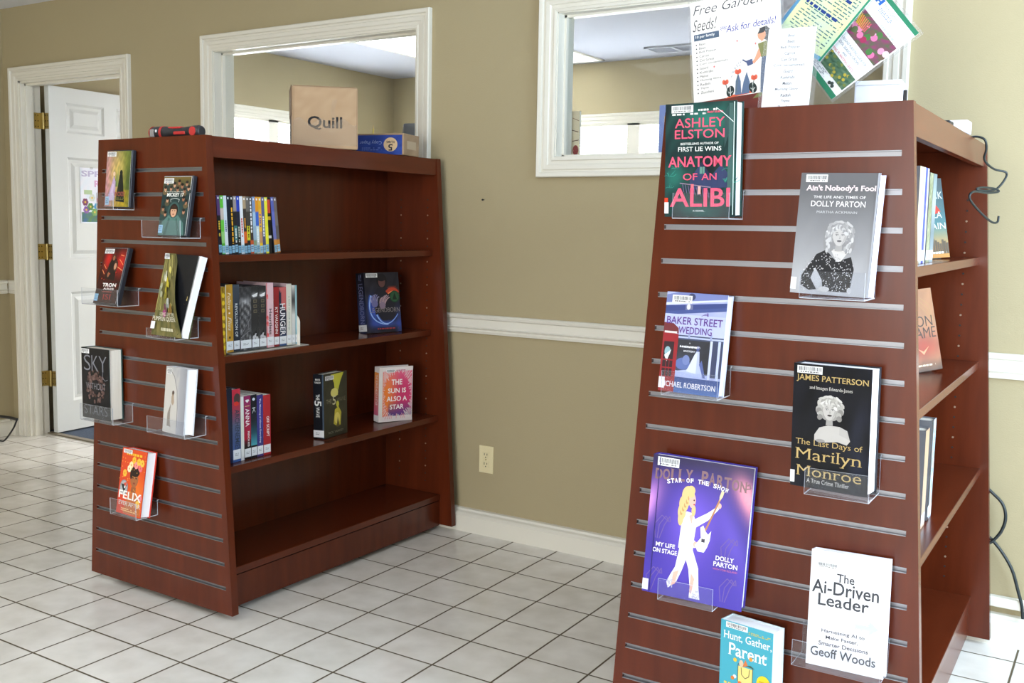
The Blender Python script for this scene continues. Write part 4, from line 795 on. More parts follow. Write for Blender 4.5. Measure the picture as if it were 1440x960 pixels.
b = (-0.1598, 1.312, 0.0457, -0.0427, 0.0053, 0.0332, 0.1662, 0.2497, 0.042); make_book('hardcover_book', 'dark green novel with large pink lettering at the top of its bookcase', 'book', on(B_, b), *b[6:], art_alibi(b[6], b[7]), col=(26, 60, 58), pages=PAGESW, group='display books on the slatwall')
b = (0.1353, 1.1542, 0.0695, 0.0863, -0.0217, 0.095, 0.1631, 0.2516, 0.0364); make_book('hardcover_book', 'grey biography with a curly blonde woman in black sequins', 'book', on(B_, b), *b[6:], art_fool(b[6], b[7]), col=(206, 200, 214), pages=PAGESW, group='display books on the slatwall')
b = (-0.1627, 0.9165, 0.069, 0.1256, -0.0117, 0.046, 0.146, 0.2267, 0.0332); make_book('hardcover_book', 'lavender mystery with a red phone box and a gown in a shop window', 'book', on(B_, b), *b[6:], art_baker(b[6], b[7]), col=(206, 212, 238), pages=PAGESW, group='display books on the slatwall')
b = (0.1543, 0.7425, 0.0682, -0.0056, 0.0107, 0.1325, 0.1655, 0.2645, 0.0537); make_book('hardcover_book', 'black book with gold lettering and a bare shouldered blonde portrait', 'book', on(B_, b), *b[6:], art_marilyn(b[6], b[7]), col=(30, 32, 40), pages=PAGESW, group='display books on the slatwall')
b = (-0.1343, 0.4442, 0.0788, 0.0792, -0.0316, -0.09, 0.2312, 0.3206, 0.0358); make_book('hardcover_book', 'large purple book with a performer in white holding a guitar', 'book', on(B_, b), *b[6:], art_dolly(b[6], b[7]), col=(60, 46, 150), pages=PAGESW, group='display books on the slatwall')
b = (0.0, 0.187, 0.078, 0.02, 0.02, 0.2, 0.129, 0.226, 0.05); make_book('hardcover_book', 'teal book with white lettering and a yellow bag, cut off below', 'book', on(B_, b), *b[6:], art_hunt(b[6], b[7]), col=(214, 226, 230), pages=PAGESW, group='display books on the slatwall')
b = (0.2058, 0.3625, 0.0707, 0.1331, 0.0303, 0.0344, 0.1592, 0.2449, 0.0308); make_book('hardcover_book', 'white book with dark grey lettering and a faint dotted arrow', 'book', on(B_, b), *b[6:], art_ai(b[6], b[7]), col=(236, 234, 244), pages=PAGESW, group='display books on the slatwall')
# the curled open paperback
b = (0.1971, 0.9235, 0.1018, 0.233, -0.025, -0.0539, 0.1425, 0.2644, 0.0323)
r = thing('paperback_book', 'curled paperback with a green striped cover lifted off its black title leaf', 'book', matrix=on(A_, b), group='display books on the slatwall')
w, h, t = .165, .262, .03; x0 = -w*.43
def sheet(mb, pts, y0, y1, th, mi=0, art=None, yc=None):
    """a bent sheet: pts outline of (x, z) in plan per height fraction"""
    n = len(pts(0)); K = 12; V = []
    for k in range(K+1): V += [(p[0], y0+(y1-y0)*k/K, p[1]) for p in pts(k/K)]
    F = [(k*n+i, k*n+i+1, (k+1)*n+i+1, (k+1)*n+i) for k in range(K) for i in range(n-1)]
    m2 = [(v[0], v[1], v[2]-th) for v in V]; o = len(V); rim = []
    for k in range(K): rim += [(k*n, (k+1)*n, o+(k+1)*n, o+k*n), (k*n+n-1, o+k*n+n-1, o+(k+1)*n+n-1, (k+1)*n+n-1)]
    for i in range(n-1): rim += [(i, o+i, o+i+1, i+1), (K*n+i, K*n+i+1, o+K*n+i+1, o+K*n+i)]
    mb.add(V+m2, F+[tuple(o+q for q in f[::-1]) for f in F]+rim, mi, (64, 70, 40), False)
    if art:
        P = lambda u, v: Vector(_at(pts, u, v, y0, y1))
        for VV, FF, C, k in art.L: mb.add([P(u, v)+Vector((0, 0, .0003+k*.00015)) for u, v in VV], FF, mi, cols=C)
def _at(pts, u, v, y0, y1):
    q = pts(min(1, max(0, v))); s = u*(len(q)-1); i = min(int(s), len(q)-2); f = s-i
    return (q[i][0]+(q[i+1][0]-q[i][0])*f, y0+(y1-y0)*v, q[i][1]+(q[i+1][1]-q[i][1])*f)
def cov(v):
    wide = .046+.092*(1-v)**.85; lift = .022*math.sin(PI*min(1, v*1.1))
    return [(x0+wide*s, .001+lift*s*s) for s in (0, .2, .4, .6, .8, 1)]
mb = MB(); sheet(mb, cov, 0, h, .0008, art=art_pumpkin(.14, h)); mb.box(x0, x0+.0012, 0, h, -t, 0, col=(70, 76, 40)); mb.box(x0, x0+.14, 0, h, -t, -t+.0008, col=(70, 76, 40)); mb.build('cover', PRINT, r)
def blk(v): 
    e = .135+.02*v**1.4; return [(x0+.002, -.0012), (x0+e*.5, -.0016), (x0+e-.006, -.001+.004*v)]
a = Art(.14, h, (24, 25, 29)); a.text('THE', .66, .525, .92, .575, (206, 182, 116), .012, serif=True); a.text('QUEEN', .5, .44, .97, .5, (206, 182, 116), .012, serif=True); a.line([(.66, .415), (.9, .405)], .012, (180, 158, 106)); a.line([(.56, .62), (.8, .615)], .014, (216, 216, 216))
mb = MB(); sheet(mb, blk, .001, h-.001, .0006, art=a); o = mb.build('title_leaf', PRINT, r); o['label'] = 'black title leaf with gold words'
def pg(v): 
    e = .135+.02*v**1.4; return [(x0+.002, -.0024), (x0+e*.5, -.0028), (x0+e, -.003)]
mb = MB(); sheet(mb, pg, .0015, h-.0015, t-.005); mb.build('page_block', PAGESW, r)
# ---- books standing on the shelves, covers turned out
def st(c, z, b): return frame_on_shelf(c, z, b)
b = (0.177, 0.9863, 0.1232, -0.004, 1.3179, 0.1708, 0.2425, 0.0553); make_book('hardcover_book', 'dark blue novel with glowing hands and a green medallion', 'book', st(A_, .847, b), *b[5:], art_legend(b[5], b[6]), sp_legend(b[7], b[6]), col=(30, 32, 44), group='novels facing out on the shelves')
b = (0.2326, 0.6358, 0.0299, -0.0213, 1.7222, 0.1546, 0.2385, 0.046); make_book('hardcover_book', 'dark olive novel with a yellow glowing figure and black spine', 'book', st(A_, .4885, b), *b[5:], art_wave(b[5], b[6]), sp_wave(b[7], b[6]), col=(36, 38, 36), group='novels facing out on the shelves')
b = (0.2288, 0.993, 0.0052, -0.0188, 1.1914, 0.1536, 0.2219, 0.0401); make_book('hardcover_book', 'white edged novel with an orange, pink and purple burst', 'book', st(A_, .4885, b), *b[5:], art_sun(b[5], b[6]), sp_sun(b[7], b[6]), col=(226, 220, 218), group='novels facing out on the shelves')
b = (0.1982, 0.8231, 0.1661, 0.0439, 1.1157, 0.1405, 0.2228, 0.03); make_book('hardcover_book', 'slate blue novel with a red heart facing out on the top shelf', 'book', st(B_, 1.214, b), *b[5:], art_park(b[5], b[6]), col=(70, 84, 92), group='novels facing out on the shelves')
b = (0.1848, 0.8045, 0.1894, 0.0817, 0.9804, 0.1651, 0.2313, 0.04); make_book('hardcover_book', 'tan and rust novel with dark ornate lettering facing out', 'book', st(B_, .896, b), *b[5:], art_iron(b[5], b[6]), col=(120, 80, 60), group='novels facing out on the shelves')
# ---- spine rows: local frame with the spine looking out of the case (+u)
def spine_frame(c, u, v, z, lean=0.):
    """lower corner of the spine nearest to the near end; width runs away along v; lean>0 tips the top to the near end"""
    O, e, n = case_frame(c); up = Vector((0, 0, 1)); far = -n
    Y = math.cos(lean)*up+math.sin(lean)*n; N = math.cos(lean)*far+math.sin(lean)*up; X = -e
    return lambda w, t: mat_of(O+e*u-n*v+up*z+X*(w/2)+N*t, X, Y, N)
def dvd_spine(cols, label_y=(.02, .15), marks=(), t=.0138, txt=None, tcol=(230, 230, 230), seed=1):
    a = Art(t, .19, cols[0]); n = len(cols)
    if n > 1: a.grid(lambda u, v: mix(cols[min(n-1, int((1-v)*n*.999))], cols[min(n-1, int((1-v)*n*.999)+1)], .0), 1, 40)
    for y0, y1, c in marks: a.rect(.12, y0, .88, y1, c)
    if txt: a.scribble(.28, txt[0], .74, txt[1], 1, tcol, .9, vert=1, seed=seed)
    dy = .012*((seed*7) % 5-2)/2; label_y = (label_y[0]+dy, label_y[1]+dy); a.rect(.07, label_y[0], .93, label_y[1], mix((150, 196, 220), (128, 178, 206), (seed % 3)/2)); a.scribble(.1, label_y[0]+.04, .9, label_y[1]-.02, 2, (70, 96, 130), .4, seed=seed); a.rect(.3, .94, .7, .975, (226, 226, 230)); return a
DV = [(((86, 60, 110), (30, 30, 34), (40, 34, 44)), (.3, .62), (226, 186, 60), 'purple and black spine with yellow letters, first film by the panel'),
      (((96, 190, 60), (206, 190, 180), (106, 196, 70), (150, 206, 120), (90, 180, 50)), None, 0, 'lime green spine with a pale middle near the panel'),
      (((214, 226, 236), (226, 232, 238)), (.38, .58), (90, 110, 150), 'thick white spine with small blue letters, third film from the panel'),
      (((24, 36, 52), (20, 28, 40)), None, 0, 'plain navy spine next to the thick white one'),
      (((30, 28, 28), (34, 30, 30)), (.18, .8), (236, 176, 50), 'black spine with tall orange yellow lettering'),
      (((150, 140, 140), (36, 36, 40), (60, 120, 116), (34, 34, 38)), (.2, .44), (220, 222, 224), 'charcoal spine with a teal patch'),
      (((40, 66, 176), (30, 36, 56), (32, 34, 36), (40, 40, 34)), (.2, .5), (190, 194, 180), 'dark spine with a blue block at its top'),
      (((226, 230, 236), (220, 226, 234)), (.3, .62), (196, 60, 56), 'white spine with red letters and a face, mid row'),
      (((170, 150, 120), (60, 54, 50), (44, 40, 40), (210, 100, 44), (40, 36, 36)), (.45, .62), (230, 160, 60), 'brown black spine with an orange band'),
      (((104, 100, 96), (64, 62, 58), (210, 206, 50), (40, 40, 40)), (.28, .5), (70, 70, 30), 'grey spine with a yellow panel low down'),
      (((70, 68, 68), (54, 52, 54), (60, 50, 50), (196, 90, 50)), (.3, .92), (236, 236, 238), 'grey black spine with tall white lettering'),
      (((120, 146, 190), (160, 190, 214), (150, 176, 196), (130, 150, 120)), None, 0, 'soft blue spine fading to green'),
      (((226, 150, 40), (60, 100, 190), (190, 214, 220), (190, 200, 196)), (.2, .46), (240, 244, 244), 'pale teal spine with an orange and blue top'),
      (((226, 170, 50), (230, 176, 60), (232, 180, 60), (200, 150, 100), (236, 190, 40)), (.46, .7), (120, 90, 150), 'golden yellow spine with purple letters'),
      (((90, 96, 140), (84, 92, 130), (80, 84, 120)), (.3, .66), (226, 230, 236), 'grey blue spine with white letters between two yellow ones'),
      (((232, 226, 60), (236, 230, 64)), None, 0, 'bright lemon yellow spine, last of the upright films')]
G1 = 'films spine out on the upper shelf'
for i, (cols, tx, tc_, lab) in enumerate(DV):
    v = .090+i*.01385
    F = spine_frame(A_, .222, v, 1.1765, .052)
    make_dvd('film case with '+lab, F(.135, .0136), None, dvd_spine(cols, txt=tx, tcol=tc_ or (200, 200, 200), seed=i+2, t=.0136), w=.135, t=.0136, group=G1)
for i, (cols, lab, le, v) in enumerate([(((86, 96, 170), (100, 110, 190), (110, 116, 180), (206, 140, 60)), 'film case with violet blue spine tilted against the upright row', .108, .3372), (((110, 100, 100), (120, 110, 104), (96, 90, 88), (200, 130, 50)), 'film case with grey brown spine tilted at the open end of the row', .111, .3515)]):
    F = spine_frame(A_, .222, v, 1.1785, le); make_dvd(lab, F(.135, .0136), None, dvd_spine(cols, seed=20+i, t=.0136), w=.135, t=.0136, group=G1)
F = spine_frame(A_, .222, .3115, 1.1765, .055); a = Art(.0136, .19, (26, 26, 30)); a.rect(0, .72, 1, .96, (196, 70, 50)); a.rect(0, .6, 1, .66, (200, 160, 50)); a.rect(0, .27, 1, .32, (206, 206, 208)); a.rect(0, .02, 1, .08, (30, 30, 34)); make_dvd('film case with black spine and red top behind the tilted pair', F(.135, .0136), None, a, w=.135, t=.0136, group=G1)
def book_spine(t, h, base, txt=None, tcol=(240, 240, 240), box=(.25, .25, .75, .8), lab=(.03, .17), deco=None, bold=.01, labcol=(232, 236, 240)):
    a = Art(t, h, base)
    if deco: deco(a)
    if txt: a.text(txt, *box, tcol, bold, vert=1)
    if lab: a.rect(.04, lab[0], .96, lab[1], labcol); a.scribble(.25, lab[0]+.045, .75, lab[1]-.045, 2, (150, 150, 158), .5)
    return a
def vgrad(cs): 
    return lambda a: a.grid(lambda u, v: mix(cs[min(len(cs)-1, int((1-v)*(len(cs)-1)))], cs[min(len(cs)-1, int((1-v)*(len(cs)-1))+1)], ((1-v)*(len(cs)-1)) % 1), 2, 30)
def d_bw(a):
    a.grid(lambda u, v: mix((52, 52, 55), (196, 196, 198), max(0, nz(u*1.4, v*2.2, 3)-.35)*1.2*(.3+.7*(v < .8))+.6*bump2(u, v, .5, .78, .6, .05)), 8, 40); R = random.Random(3)
    for i in range(12): a.line([(R.random(), R.uniform(.2, .55)), (R.random(), R.uniform(.2, .6))], .02, mix((200, 200, 204), (60, 60, 64), R.random()))
def d_bw2(a):
    a.grid(lambda u, v: mix((48, 48, 50), (170, 170, 172), .9*bump2(u, v, .4, .86, .4, .04)+max(0, .42-v)*1.3*nz(u*2, v*2)), 6, 34); a.poly([(.1, .86), (.9, .9), (.8, .84), (.3, .83)], (232, 232, 234))
    for y in (.74, .66, .58): a.rect(.3, y, .75, y+.05, (118, 110, 90)); a.rect(.36, y+.01, .69, y+.04, (66, 62, 54))
    for x, y in ((.3, .24), (.55, .27), (.7, .22)): a.ell(x, y, .13, .03, (40, 40, 42)); a.ell(x, y-.05, .18, .035, (196, 196, 200))
def d_hunger(a): a.grid(lambda u, v: (200, 104, 104) if v > .78-.2*u+.18*(u < .3) else mix((34, 40, 62), (60, 90, 140), max(0, .3-v)*3), 8, 40)
def d_must(a): a.grid(lambda u, v: mix((176, 130, 40), (206, 160, 66), nz(u, v)), 4, 30); a.rect(0, 0, .1, 1, (226, 220, 190)); a.text('Follow', .3, .62, .75, .88, (240, 234, 214), -.005, .3, vert=1); a.text('Flies', .3, .32, .75, .52, (240, 234, 214), -.005, .3, vert=1); a.ell(.5, .22, .14, .02, (90, 70, 30)); a.ell(.5, .58, .12, .012, (240, 234, 214))
def d_yel(a): 
    a.grid(lambda u, v: mix((214, 170, 40), (110, 84, 30), nz(u, v*2)), 4, 40)
    for i in range(8): a.ell(.5, .1+.11*i, .34, .035, (236, 200, 50))
def d_pink(a):
    a.grid(lambda u, v: (226, 190, 198), 2, 4); R = random.Random(2)
    for y in (.8, .47, .38, .2): a.ell(.12, y, .16, .03, (224, 90, 90)); a.ell(.2, y-.03, .1, .016, (236, 130, 130))
    a.rect(0, 0, .1, 1, (220, 110, 116))
def d_anna(a): a.grid(lambda u, v: mix((176, 34, 60), (146, 44, 96), max(0, v-.35)*2) if v > .3 else mix((30, 26, 30), (176, 34, 60), max(0, v-.2)*6), 2, 40); a.ell(.42, .94-.01, .18, .012, (240, 236, 238)); a.ell(.6, .93, .18, .012, (240, 236, 238)); a.poly([(.22, .925), (.82, .925), (.5, .89)], (240, 236, 238)); a.rect(.16, .835, .84, .845, (226, 200, 140))
def d_teal(a): vgrad([(26, 30, 40), (28, 32, 42), (30, 40, 50), (40, 84, 98), (76, 166, 184), (70, 150, 170)])(a); a.rect(0, .0, 1, .2, (26, 28, 34)); a.ell(.5, .93, .22, .024, (206, 214, 230)); a.text('K', .25, .7, .75, .8, (196, 206, 210), .0, vert=1)
def d_arch(a): vgrad([(200, 50, 70), (176, 60, 76), (90, 100, 130), (70, 90, 140), (66, 100, 160)])(a); a.ell(.6, .87, .4, .07, (76, 62, 62)); a.ell(.5, .8, .3, .03, (216, 60, 50))
S2 = [(.1045, .018, .225, d_yel, None, (0, 0, 0), None, 'book with bumpy yellow spine squeezed against the end panel', 0),
      (.1235, .031, .226, d_must, None, (0, 0, 0), None, 'mustard gold book with cream script on its spine', 1),
      (.1555, .0275, .224, vgrad([(70, 80, 92), (44, 50, 62), (40, 48, 60)]), 'REVOLUTION OF', (224, 230, 232), (.3, .22, .7, .72), 'slate grey book with white capitals along its spine', 1),
      (.184, .051, .215, d_bw, None, (0, 0, 0), None, 'widest black and white spine on its shelf', 1),
      (.236, .0335, .215, d_bw2, None, (0, 0, 0), None, 'black and white photo spine, the twin beside the widest book', 1),
      (.2705, .0335, .215, d_bw2, None, (0, 0, 0), None, 'black and white photo spine, the twin beside the pink book', 1),
      (.305, .0335, .224, d_pink, 'Heartless', (70, 60, 66), (.35, .2, .75, .6), 'tall pink book with red blossoms on its spine', 1),
      (.3395, .0255, .209, vgrad([(150, 40, 44), (130, 30, 34)]), 'KT VAUGHN', (240, 236, 232), (.25, .22, .75, .66), 'dark red book with white capitals beside the pink one', 1),
      (.366, .034, .207, d_hunger, 'HUNGER', (244, 244, 246), (.12, .18, .85, .72), 'navy and rose book with very large white capitals', 1),
      (.401, .025, .217, vgrad([(222, 222, 210), (226, 226, 216)]), 'a field of small things', (120, 150, 140), (.35, .24, .65, .8), 'cream book with thin pale lettering near the bookend', 1),
      (.427, .016, .211, vgrad([(226, 226, 222), (60, 60, 62), (222, 222, 218), (214, 216, 214), (190, 196, 196)]), None, (0, 0, 0), None, 'thin white book with black marks at the top of its spine', 1),
      (.4438, .009, .211, vgrad([(150, 196, 206), (170, 206, 212), (120, 170, 186)]), None, (0, 0, 0), None, 'thinnest book, light blue, touching the bookend', 1)]
G2 = 'books spine out on the middle shelf'
for i, (v, t, h, deco, tx, tc_, bx_, lab, lb) in enumerate(S2):
    F = spine_frame(A_, .214, v, .8505 if i else .8455, .012); sp = book_spine(t, h, (200, 200, 200), tx, tc_, bx_ or (.2, .2, .8, .8), (.035, .165) if lb else None, deco)
    make_book('hardcover_book' if t > .02 else 'paperback_book', lab, 'book', F(.145, t), .145, h, t, None, sp, col=(70, 70, 74) if i not in (6, 9) else (222, 190, 196), hard=t > .02, group=G2)
S3 = [(.0755, .036, .25, vgrad([(26, 32, 46), (36, 44, 66), (30, 40, 70)]), None, (0, 0, 0), None, 'dark navy book half hidden by the end panel, lower row', 0),
      (.1125, .0355, .245, d_arch, 'ARCHENEMIES', (52, 62, 78), (.3, .16, .85, .72), 'tall book with red top, blue base and dark capitals', 1),
      (.149, .0135, .216, vgrad([(236, 236, 236), (226, 230, 214), (234, 234, 236)]), None, (0, 0, 0), None, 'thin white book beside the magenta spine', 0),
      (.163, .030, .216, d_anna, 'ANNA', (244, 240, 242), (.22, .52, .8, .8), 'magenta and black book with a white heart on its spine', 1),
      (.1938, .0265, .216, d_teal, None, (0, 0, 0), None, 'dark book whose spine fades to teal', 1),
      (.221, .028, .212, vgrad([(56, 50, 120), (66, 60, 140), (50, 60, 130), (70, 60, 120)]), 'The Meaning of Almost Everything', (222, 222, 240), (.35, .22, .68, .94), 'indigo book with a line of white lettering', 1),
      (.2498, .034, .208, vgrad([(176, 44, 52), (166, 36, 46)]), 'OFF SCRIPT', (244, 240, 238), (.45, .30, .8, .64), 'red book with white capitals at the open end of the row', 1)]
G3 = 'books spine out on the lower shelf'
for i, (v, t, h, deco, tx, tc_, bx_, lab, lb) in enumerate(S3):
    F = spine_frame(A_, .252, v, .4875, 0.008); sp = book_spine(t, h, (200, 200, 200), tx, tc_, bx_ or (.2, .2, .8, .8), (.035, .17) if lb else None, deco)
    if i == 3: sp.text('FRENCH KISS', .5, .2, .78, .44, (240, 236, 238), .01, vert=1)
    make_book('hardcover_book' if i in (0, 1) else 'paperback_book', lab, 'book', F(.145, t), .145, h, t, None, sp, col=(60, 60, 70) if i != 2 else (230, 230, 230), hard=i in (0, 1), group=G3)
# spine rows of the foreground bookcase
G4 = 'books spine out in the foreground bookcase'
def d_grn(a): a.grid(lambda u, v: mix((90, 98, 66), (160, 162, 140), nz(u, v*3)), 3, 30)
for (u, v, z, t, h, deco, tx, lab) in [
    (.236, .305, 1.2115, .046, .226, vgrad([(190, 172, 140), (194, 176, 150), (190, 170, 142)]), None, 'cream book beside the panel on the top shelf of the foreground case'),
    (.236, .355, 1.2115, .072, .226, lambda a: (a.grid(lambda u, v: (42, 58, 150) if .3 < u < .75 else (186, 194, 206), 20, 4)), None, 'thick blue and white book on the top shelf of the foreground case'),
    (.236, .443, 1.2115, .046, .218, d_grn, None, 'olive mottled book between the blue and the grey spine'),
    (.236, .493, 1.2115, .05, .218, vgrad([(96, 116, 122), (150, 162, 168), (90, 108, 118), (140, 152, 158)]), None, 'grey book next to the slate blue novel facing out'),
    (.268, .40, .5615, .052, .245, vgrad([(176, 144, 114), (182, 154, 128), (190, 166, 144)]), None, 'tan book on the lower shelf of the foreground case'),
    (.268, .49, .5615, .058, .255, lambda a: (a.grid(lambda u, v: (180, 192, 202) if u > .35 else (36, 44, 58), 12, 4), a.scribble(.5, .2, .9, .9, 2, (96, 170, 206), .5, vert=1)), None, 'white and blue book on the lower shelf of the foreground case')]:
    F = spine_frame(B_, u, v, z, .0); make_book('hardcover_book', lab, 'book', F(.15, t), .15, h, t, None, book_spine(t, h, (210, 210, 210), tx, deco=deco, lab=(.03, .14)), col=(120, 120, 124), group=G4)
# ---- acrylic display holders: (u, z, depth, width, lip)
HOLD = [('A', (-.1243, 1.3162, .0803, .0867, .0544), 'narrow clear acrylic holder under the pink and yellow film'),
        ('A', (.1512, 1.2294, .0788, .1843, .0545), 'wide clear acrylic holder under the film with many heads'),
        ('A', (-.1625, .9994, .0824, .1914, .0548), 'wide clear acrylic holder under the black and red film'),
        ('A', (.1594, .9131, .0935, .1359, .030), 'clear acrylic holder under the curled paperback'),
        ('A', (-.1994, .599, .0788, .1779, .0567), 'clear acrylic holder under the thick black hardcover'),
        ('A', (.1661, .6015, .0856, .1816, .0545), 'clear acrylic holder under the feather covered grey book'),
        ('A', (-.0569, .2961, .0868, .1349, .0557), 'clear acrylic holder under the red orange book, lowest on its panel'),
        ('B', (-.1392, 1.3080, .0900, .1292, .0557), 'clear acrylic holder under the dark green novel'),
        ('B', (.1496, 1.1475, .0980, .1293, .0556), 'clear acrylic holder under the grey biography'),
        ('B', (-.1527, .9115, .0850, .1313, .0553), 'clear acrylic holder under the lavender mystery'),
        ('B', (.1796, .7380, .1010, .1298, .0564), 'clear acrylic holder under the black and gold book'),
        ('B', (-.1432, .4354, .0885, .1311, .0508), 'clear acrylic holder under the large purple book'),
        ('B', (.1915, .3565, .0840, .1808, .0567), 'wide clear acrylic holder under the white book')]
for k, (u, z, d, w, l), lab in HOLD:
    c = A_ if k == 'A' else B_
    O, e, n = case_frame(c); up = Vector((0, 0, 1)); t = .0026
    # hook slot above the tray
    zs = min([SZ0-i*SDZ for i in range(18) if SZ0-i*SDZ > z+.03])
    tilt = .012
    P = [(d+.0045, l), (d+.0045-t, l), (d+.0045-t, t*.6), (.0052, t*.6), (.0052, zs-z+.0036), (-.0045, zs-z+.0036), (-.0045, zs-z+.0010), (.0026, zs-z+.0010), (.0026, -t*.4), (d+.0015, -t*.4), (d+.0045, .001)]
    mb = MB(); V = []
    for s_ in (-w/2, w/2): V += [O+e*(u+s_)+n*p[0]+up*(z+p[1]) for p in P]
    m = len(P); mb.add(V, [list(range(m))[::-1], list(range(m, 2*m))], 1); mb.add(V, [(i, (i+1) % m, m+(i+1) % m, m+i) for i in range(m) if i not in (0, 9)]); mb.add(V, [(i, (i+1) % m, m+(i+1) % m, m+i) for i in (0, 9)], 1)
    o = mb.build('acrylic_holder', [ACRYL, EDGE]); bm = bmesh.new(); bm.from_mesh(o.data); bmesh.ops.recalc_face_normals(bm, faces=bm.faces[:]); bmesh.ops.triangulate(bm, faces=[f for f in bm.faces if len(f.verts) > 4]); bm.to_mesh(o.data); bm.free()
    tag(o, lab, 'book holder', 'clear holders hooked on the slatwall')
# ---- bookend
O, e, n = case_frame(A_)
r = thing('bookend', 'cream metal bookend at the open end of the middle row of books', 'bookend', matrix=mat_of(case_pt(A_, .226, .4535, .8455), e, -n, Vector((0, 0, 1))))
mb = MB(); pts = [(0, 0), (-.13, 0)]+[(-.065-.065*math.cos(PI*i/16), .085+.04*math.sin(PI*i/16)) for i in range(17)]
mb.prism([(p[0], p[1]) for p in pts], 0, .0015, 'y'); o = mb.build('upright', METALW, r); o.matrix_local = Matrix(((.97, -.17, 0, 0), (.17*1.6, .98, 0, 0), (0, 0, 1, 0), (0, 0, 0, 1)))
mb = MB(); mb.box(-.1, .006, -.32, .04, .0, .0016); mb.build('base_plate', METALW, r)
# ---- on top of the far bookcase
ZT = Z1
r = thing('cardboard_box', 'tall brown carton with black lettering and glossy tape on the bookcase', 'carton', matrix=Matrix.Translation((-.515, -.465, ZT)) @ Matrix.Rotation(math.radians(46), 4, 'Z'))
mb = MB(); W, D, H = .236, .222, .219
mb.box(-W/2, W/2, -D/2, D/2, 0, H, col=(176, 148, 118), bev=.003)
a = Art(W, H); a.grid(lambda u, v: mix((180, 152, 120), (168, 138, 106), nz(u, v)), 10, 10, box=(.01, .01, .99, .99)); a.text('Quill', .235, .30, .76, .525, (26, 26, 30), .02)
a.line([(.02, .04), (.03, .98)], .006, (130, 104, 78)); a.line([(.98, .04), (.985, .97)], .006, (136, 110, 84)); a.emit(mb, (-W/2, -D/2, 0), XV, ZV, -YV)
a = Art(D, H); a.grid(lambda u, v: mix((150, 122, 94), (140, 112, 84), nz(u, v)), 4, 6, box=(.02, .01, .98, .99)); a.rect(.1, .2, .5, .85, (70, 66, 62)); a.emit(mb, (-W/2, D/2, 0), -YV, ZV, -XV); mb.build('carton_body', CARTON, r)
mb = MB(); mb.box(-W/2+.004, W/2-.004, -D/2+.0, D/2, H, H+.0035, col=(150, 124, 96)); mb.box(-W/2-.003, -W/2+.0, -D/2-.0005, D/2-.03, H-.1, H+.003, col=(120, 96, 72)); mb.build('top_flap', CARTON, r)
mb = MB(); R = random.Random(5); V = []; F = []
nx, nz_ = 26, 8
for j in range(nz_+1):
    for i in range(nx+1): V.append((-W/2+.004+(W-.008)*i/nx, -D/2-.0012-.0018*R.random(), .012+.085*j/nz_+.012*math.sin(i*.7)*(j/nz_)))
F = [(j*(nx+1)+i, j*(nx+1)+i+1, (j+1)*(nx+1)+i+1, (j+1)*(nx+1)+i) for j in range(nz_) for i in range(nx)]; o_ = len(V); V += [(v[0], v[1]+.0006, v[2]) for v in V]
F += [tuple(o_+q for q in f[::-1]) for f in F]; mb.add(V, F, smooth=True)
k = len(mb.v); V = []
for j in range(9): 
    for i in range(3): V.append((.03+.008*(i-1)+.004*math.sin(j), -D/2-.0012-.0016*R.random(), .08+.012*j))
mb.add(V, [(j*3+i, j*3+i+1, (j+1)*3+i+1, (j+1)*3+i) for j in range(8) for i in range(2)], smooth=True); 
TAPE = bpy.data.materials.new('glossy_packing_tape'); TAPE.use_nodes = True; b_ = TAPE.node_tree.nodes['Principled BSDF']; b_.inputs['Base Color'].default_value = (.62, .5, .38, 1); b_.inputs['Roughness'].default_value = .12; b_.inputs['Alpha'].default_value = .13
mb.build('packing_tape', TAPE, r)
r = thing('carton', 'low blue printed carton with tan ends, upside down, behind the brown carton', 'carton', matrix=Matrix.Translation((-.485, -.14, ZT)) @ Matrix.Rotation(math.radians(14), 4, 'Z'))
mb = MB(); W, D, H = .235, .15, .079; mb.box(-W/2, W/2, -D/2, D/2, 0, H, col=(168, 140, 110), bev=.002)
a = Art(W, H); a.grid(lambda u, v: mix((34, 56, 128), (48, 76, 160), nz(u, v)), 10, 6, box=(.0, .0, .97, .96)); a.poly([(.0, .1), (.14, .7), (.0, .96)], (150, 130, 110)); a.ell(.76, .5, .125, .34, (206, 178, 140), 28); a.text('5', .72, .2, .80, .52, (40, 40, 50), .02, rot=PI); a.text('REAMS', .685, .56, .835, .68, (40, 40, 50), .01, rot=PI); a.text('Copy Paper', .2, .5, .6, .72, (150, 168, 220), .0, rot=PI); a.scribble(.24, .2, .6, .38, 2, (96, 116, 186)); a.emit(mb, (-W/2, -D/2, 0), XV, ZV, -YV)
a = Art(D, H); a.grid(lambda u, v: mix((176, 150, 122), (150, 126, 100), nz(u, v)), 4, 4, box=(.02, .02, .98, .96)); a.rect(.2, .3, .8, .7, (186, 166, 140)); a.emit(mb, (W/2, -D/2, 0), YV, ZV, XV); mb.build('carton_body', CARTON, r)
mb = MB(); mb.box(-W/2, W/2, -D/2-.002, -.004, H, H+.003, col=(176, 150, 120)); mb.box(-W/2, W/2, .004, D/2, H, H+.003, col=(166, 140, 112)); mb.build('flap', CARTON, r)
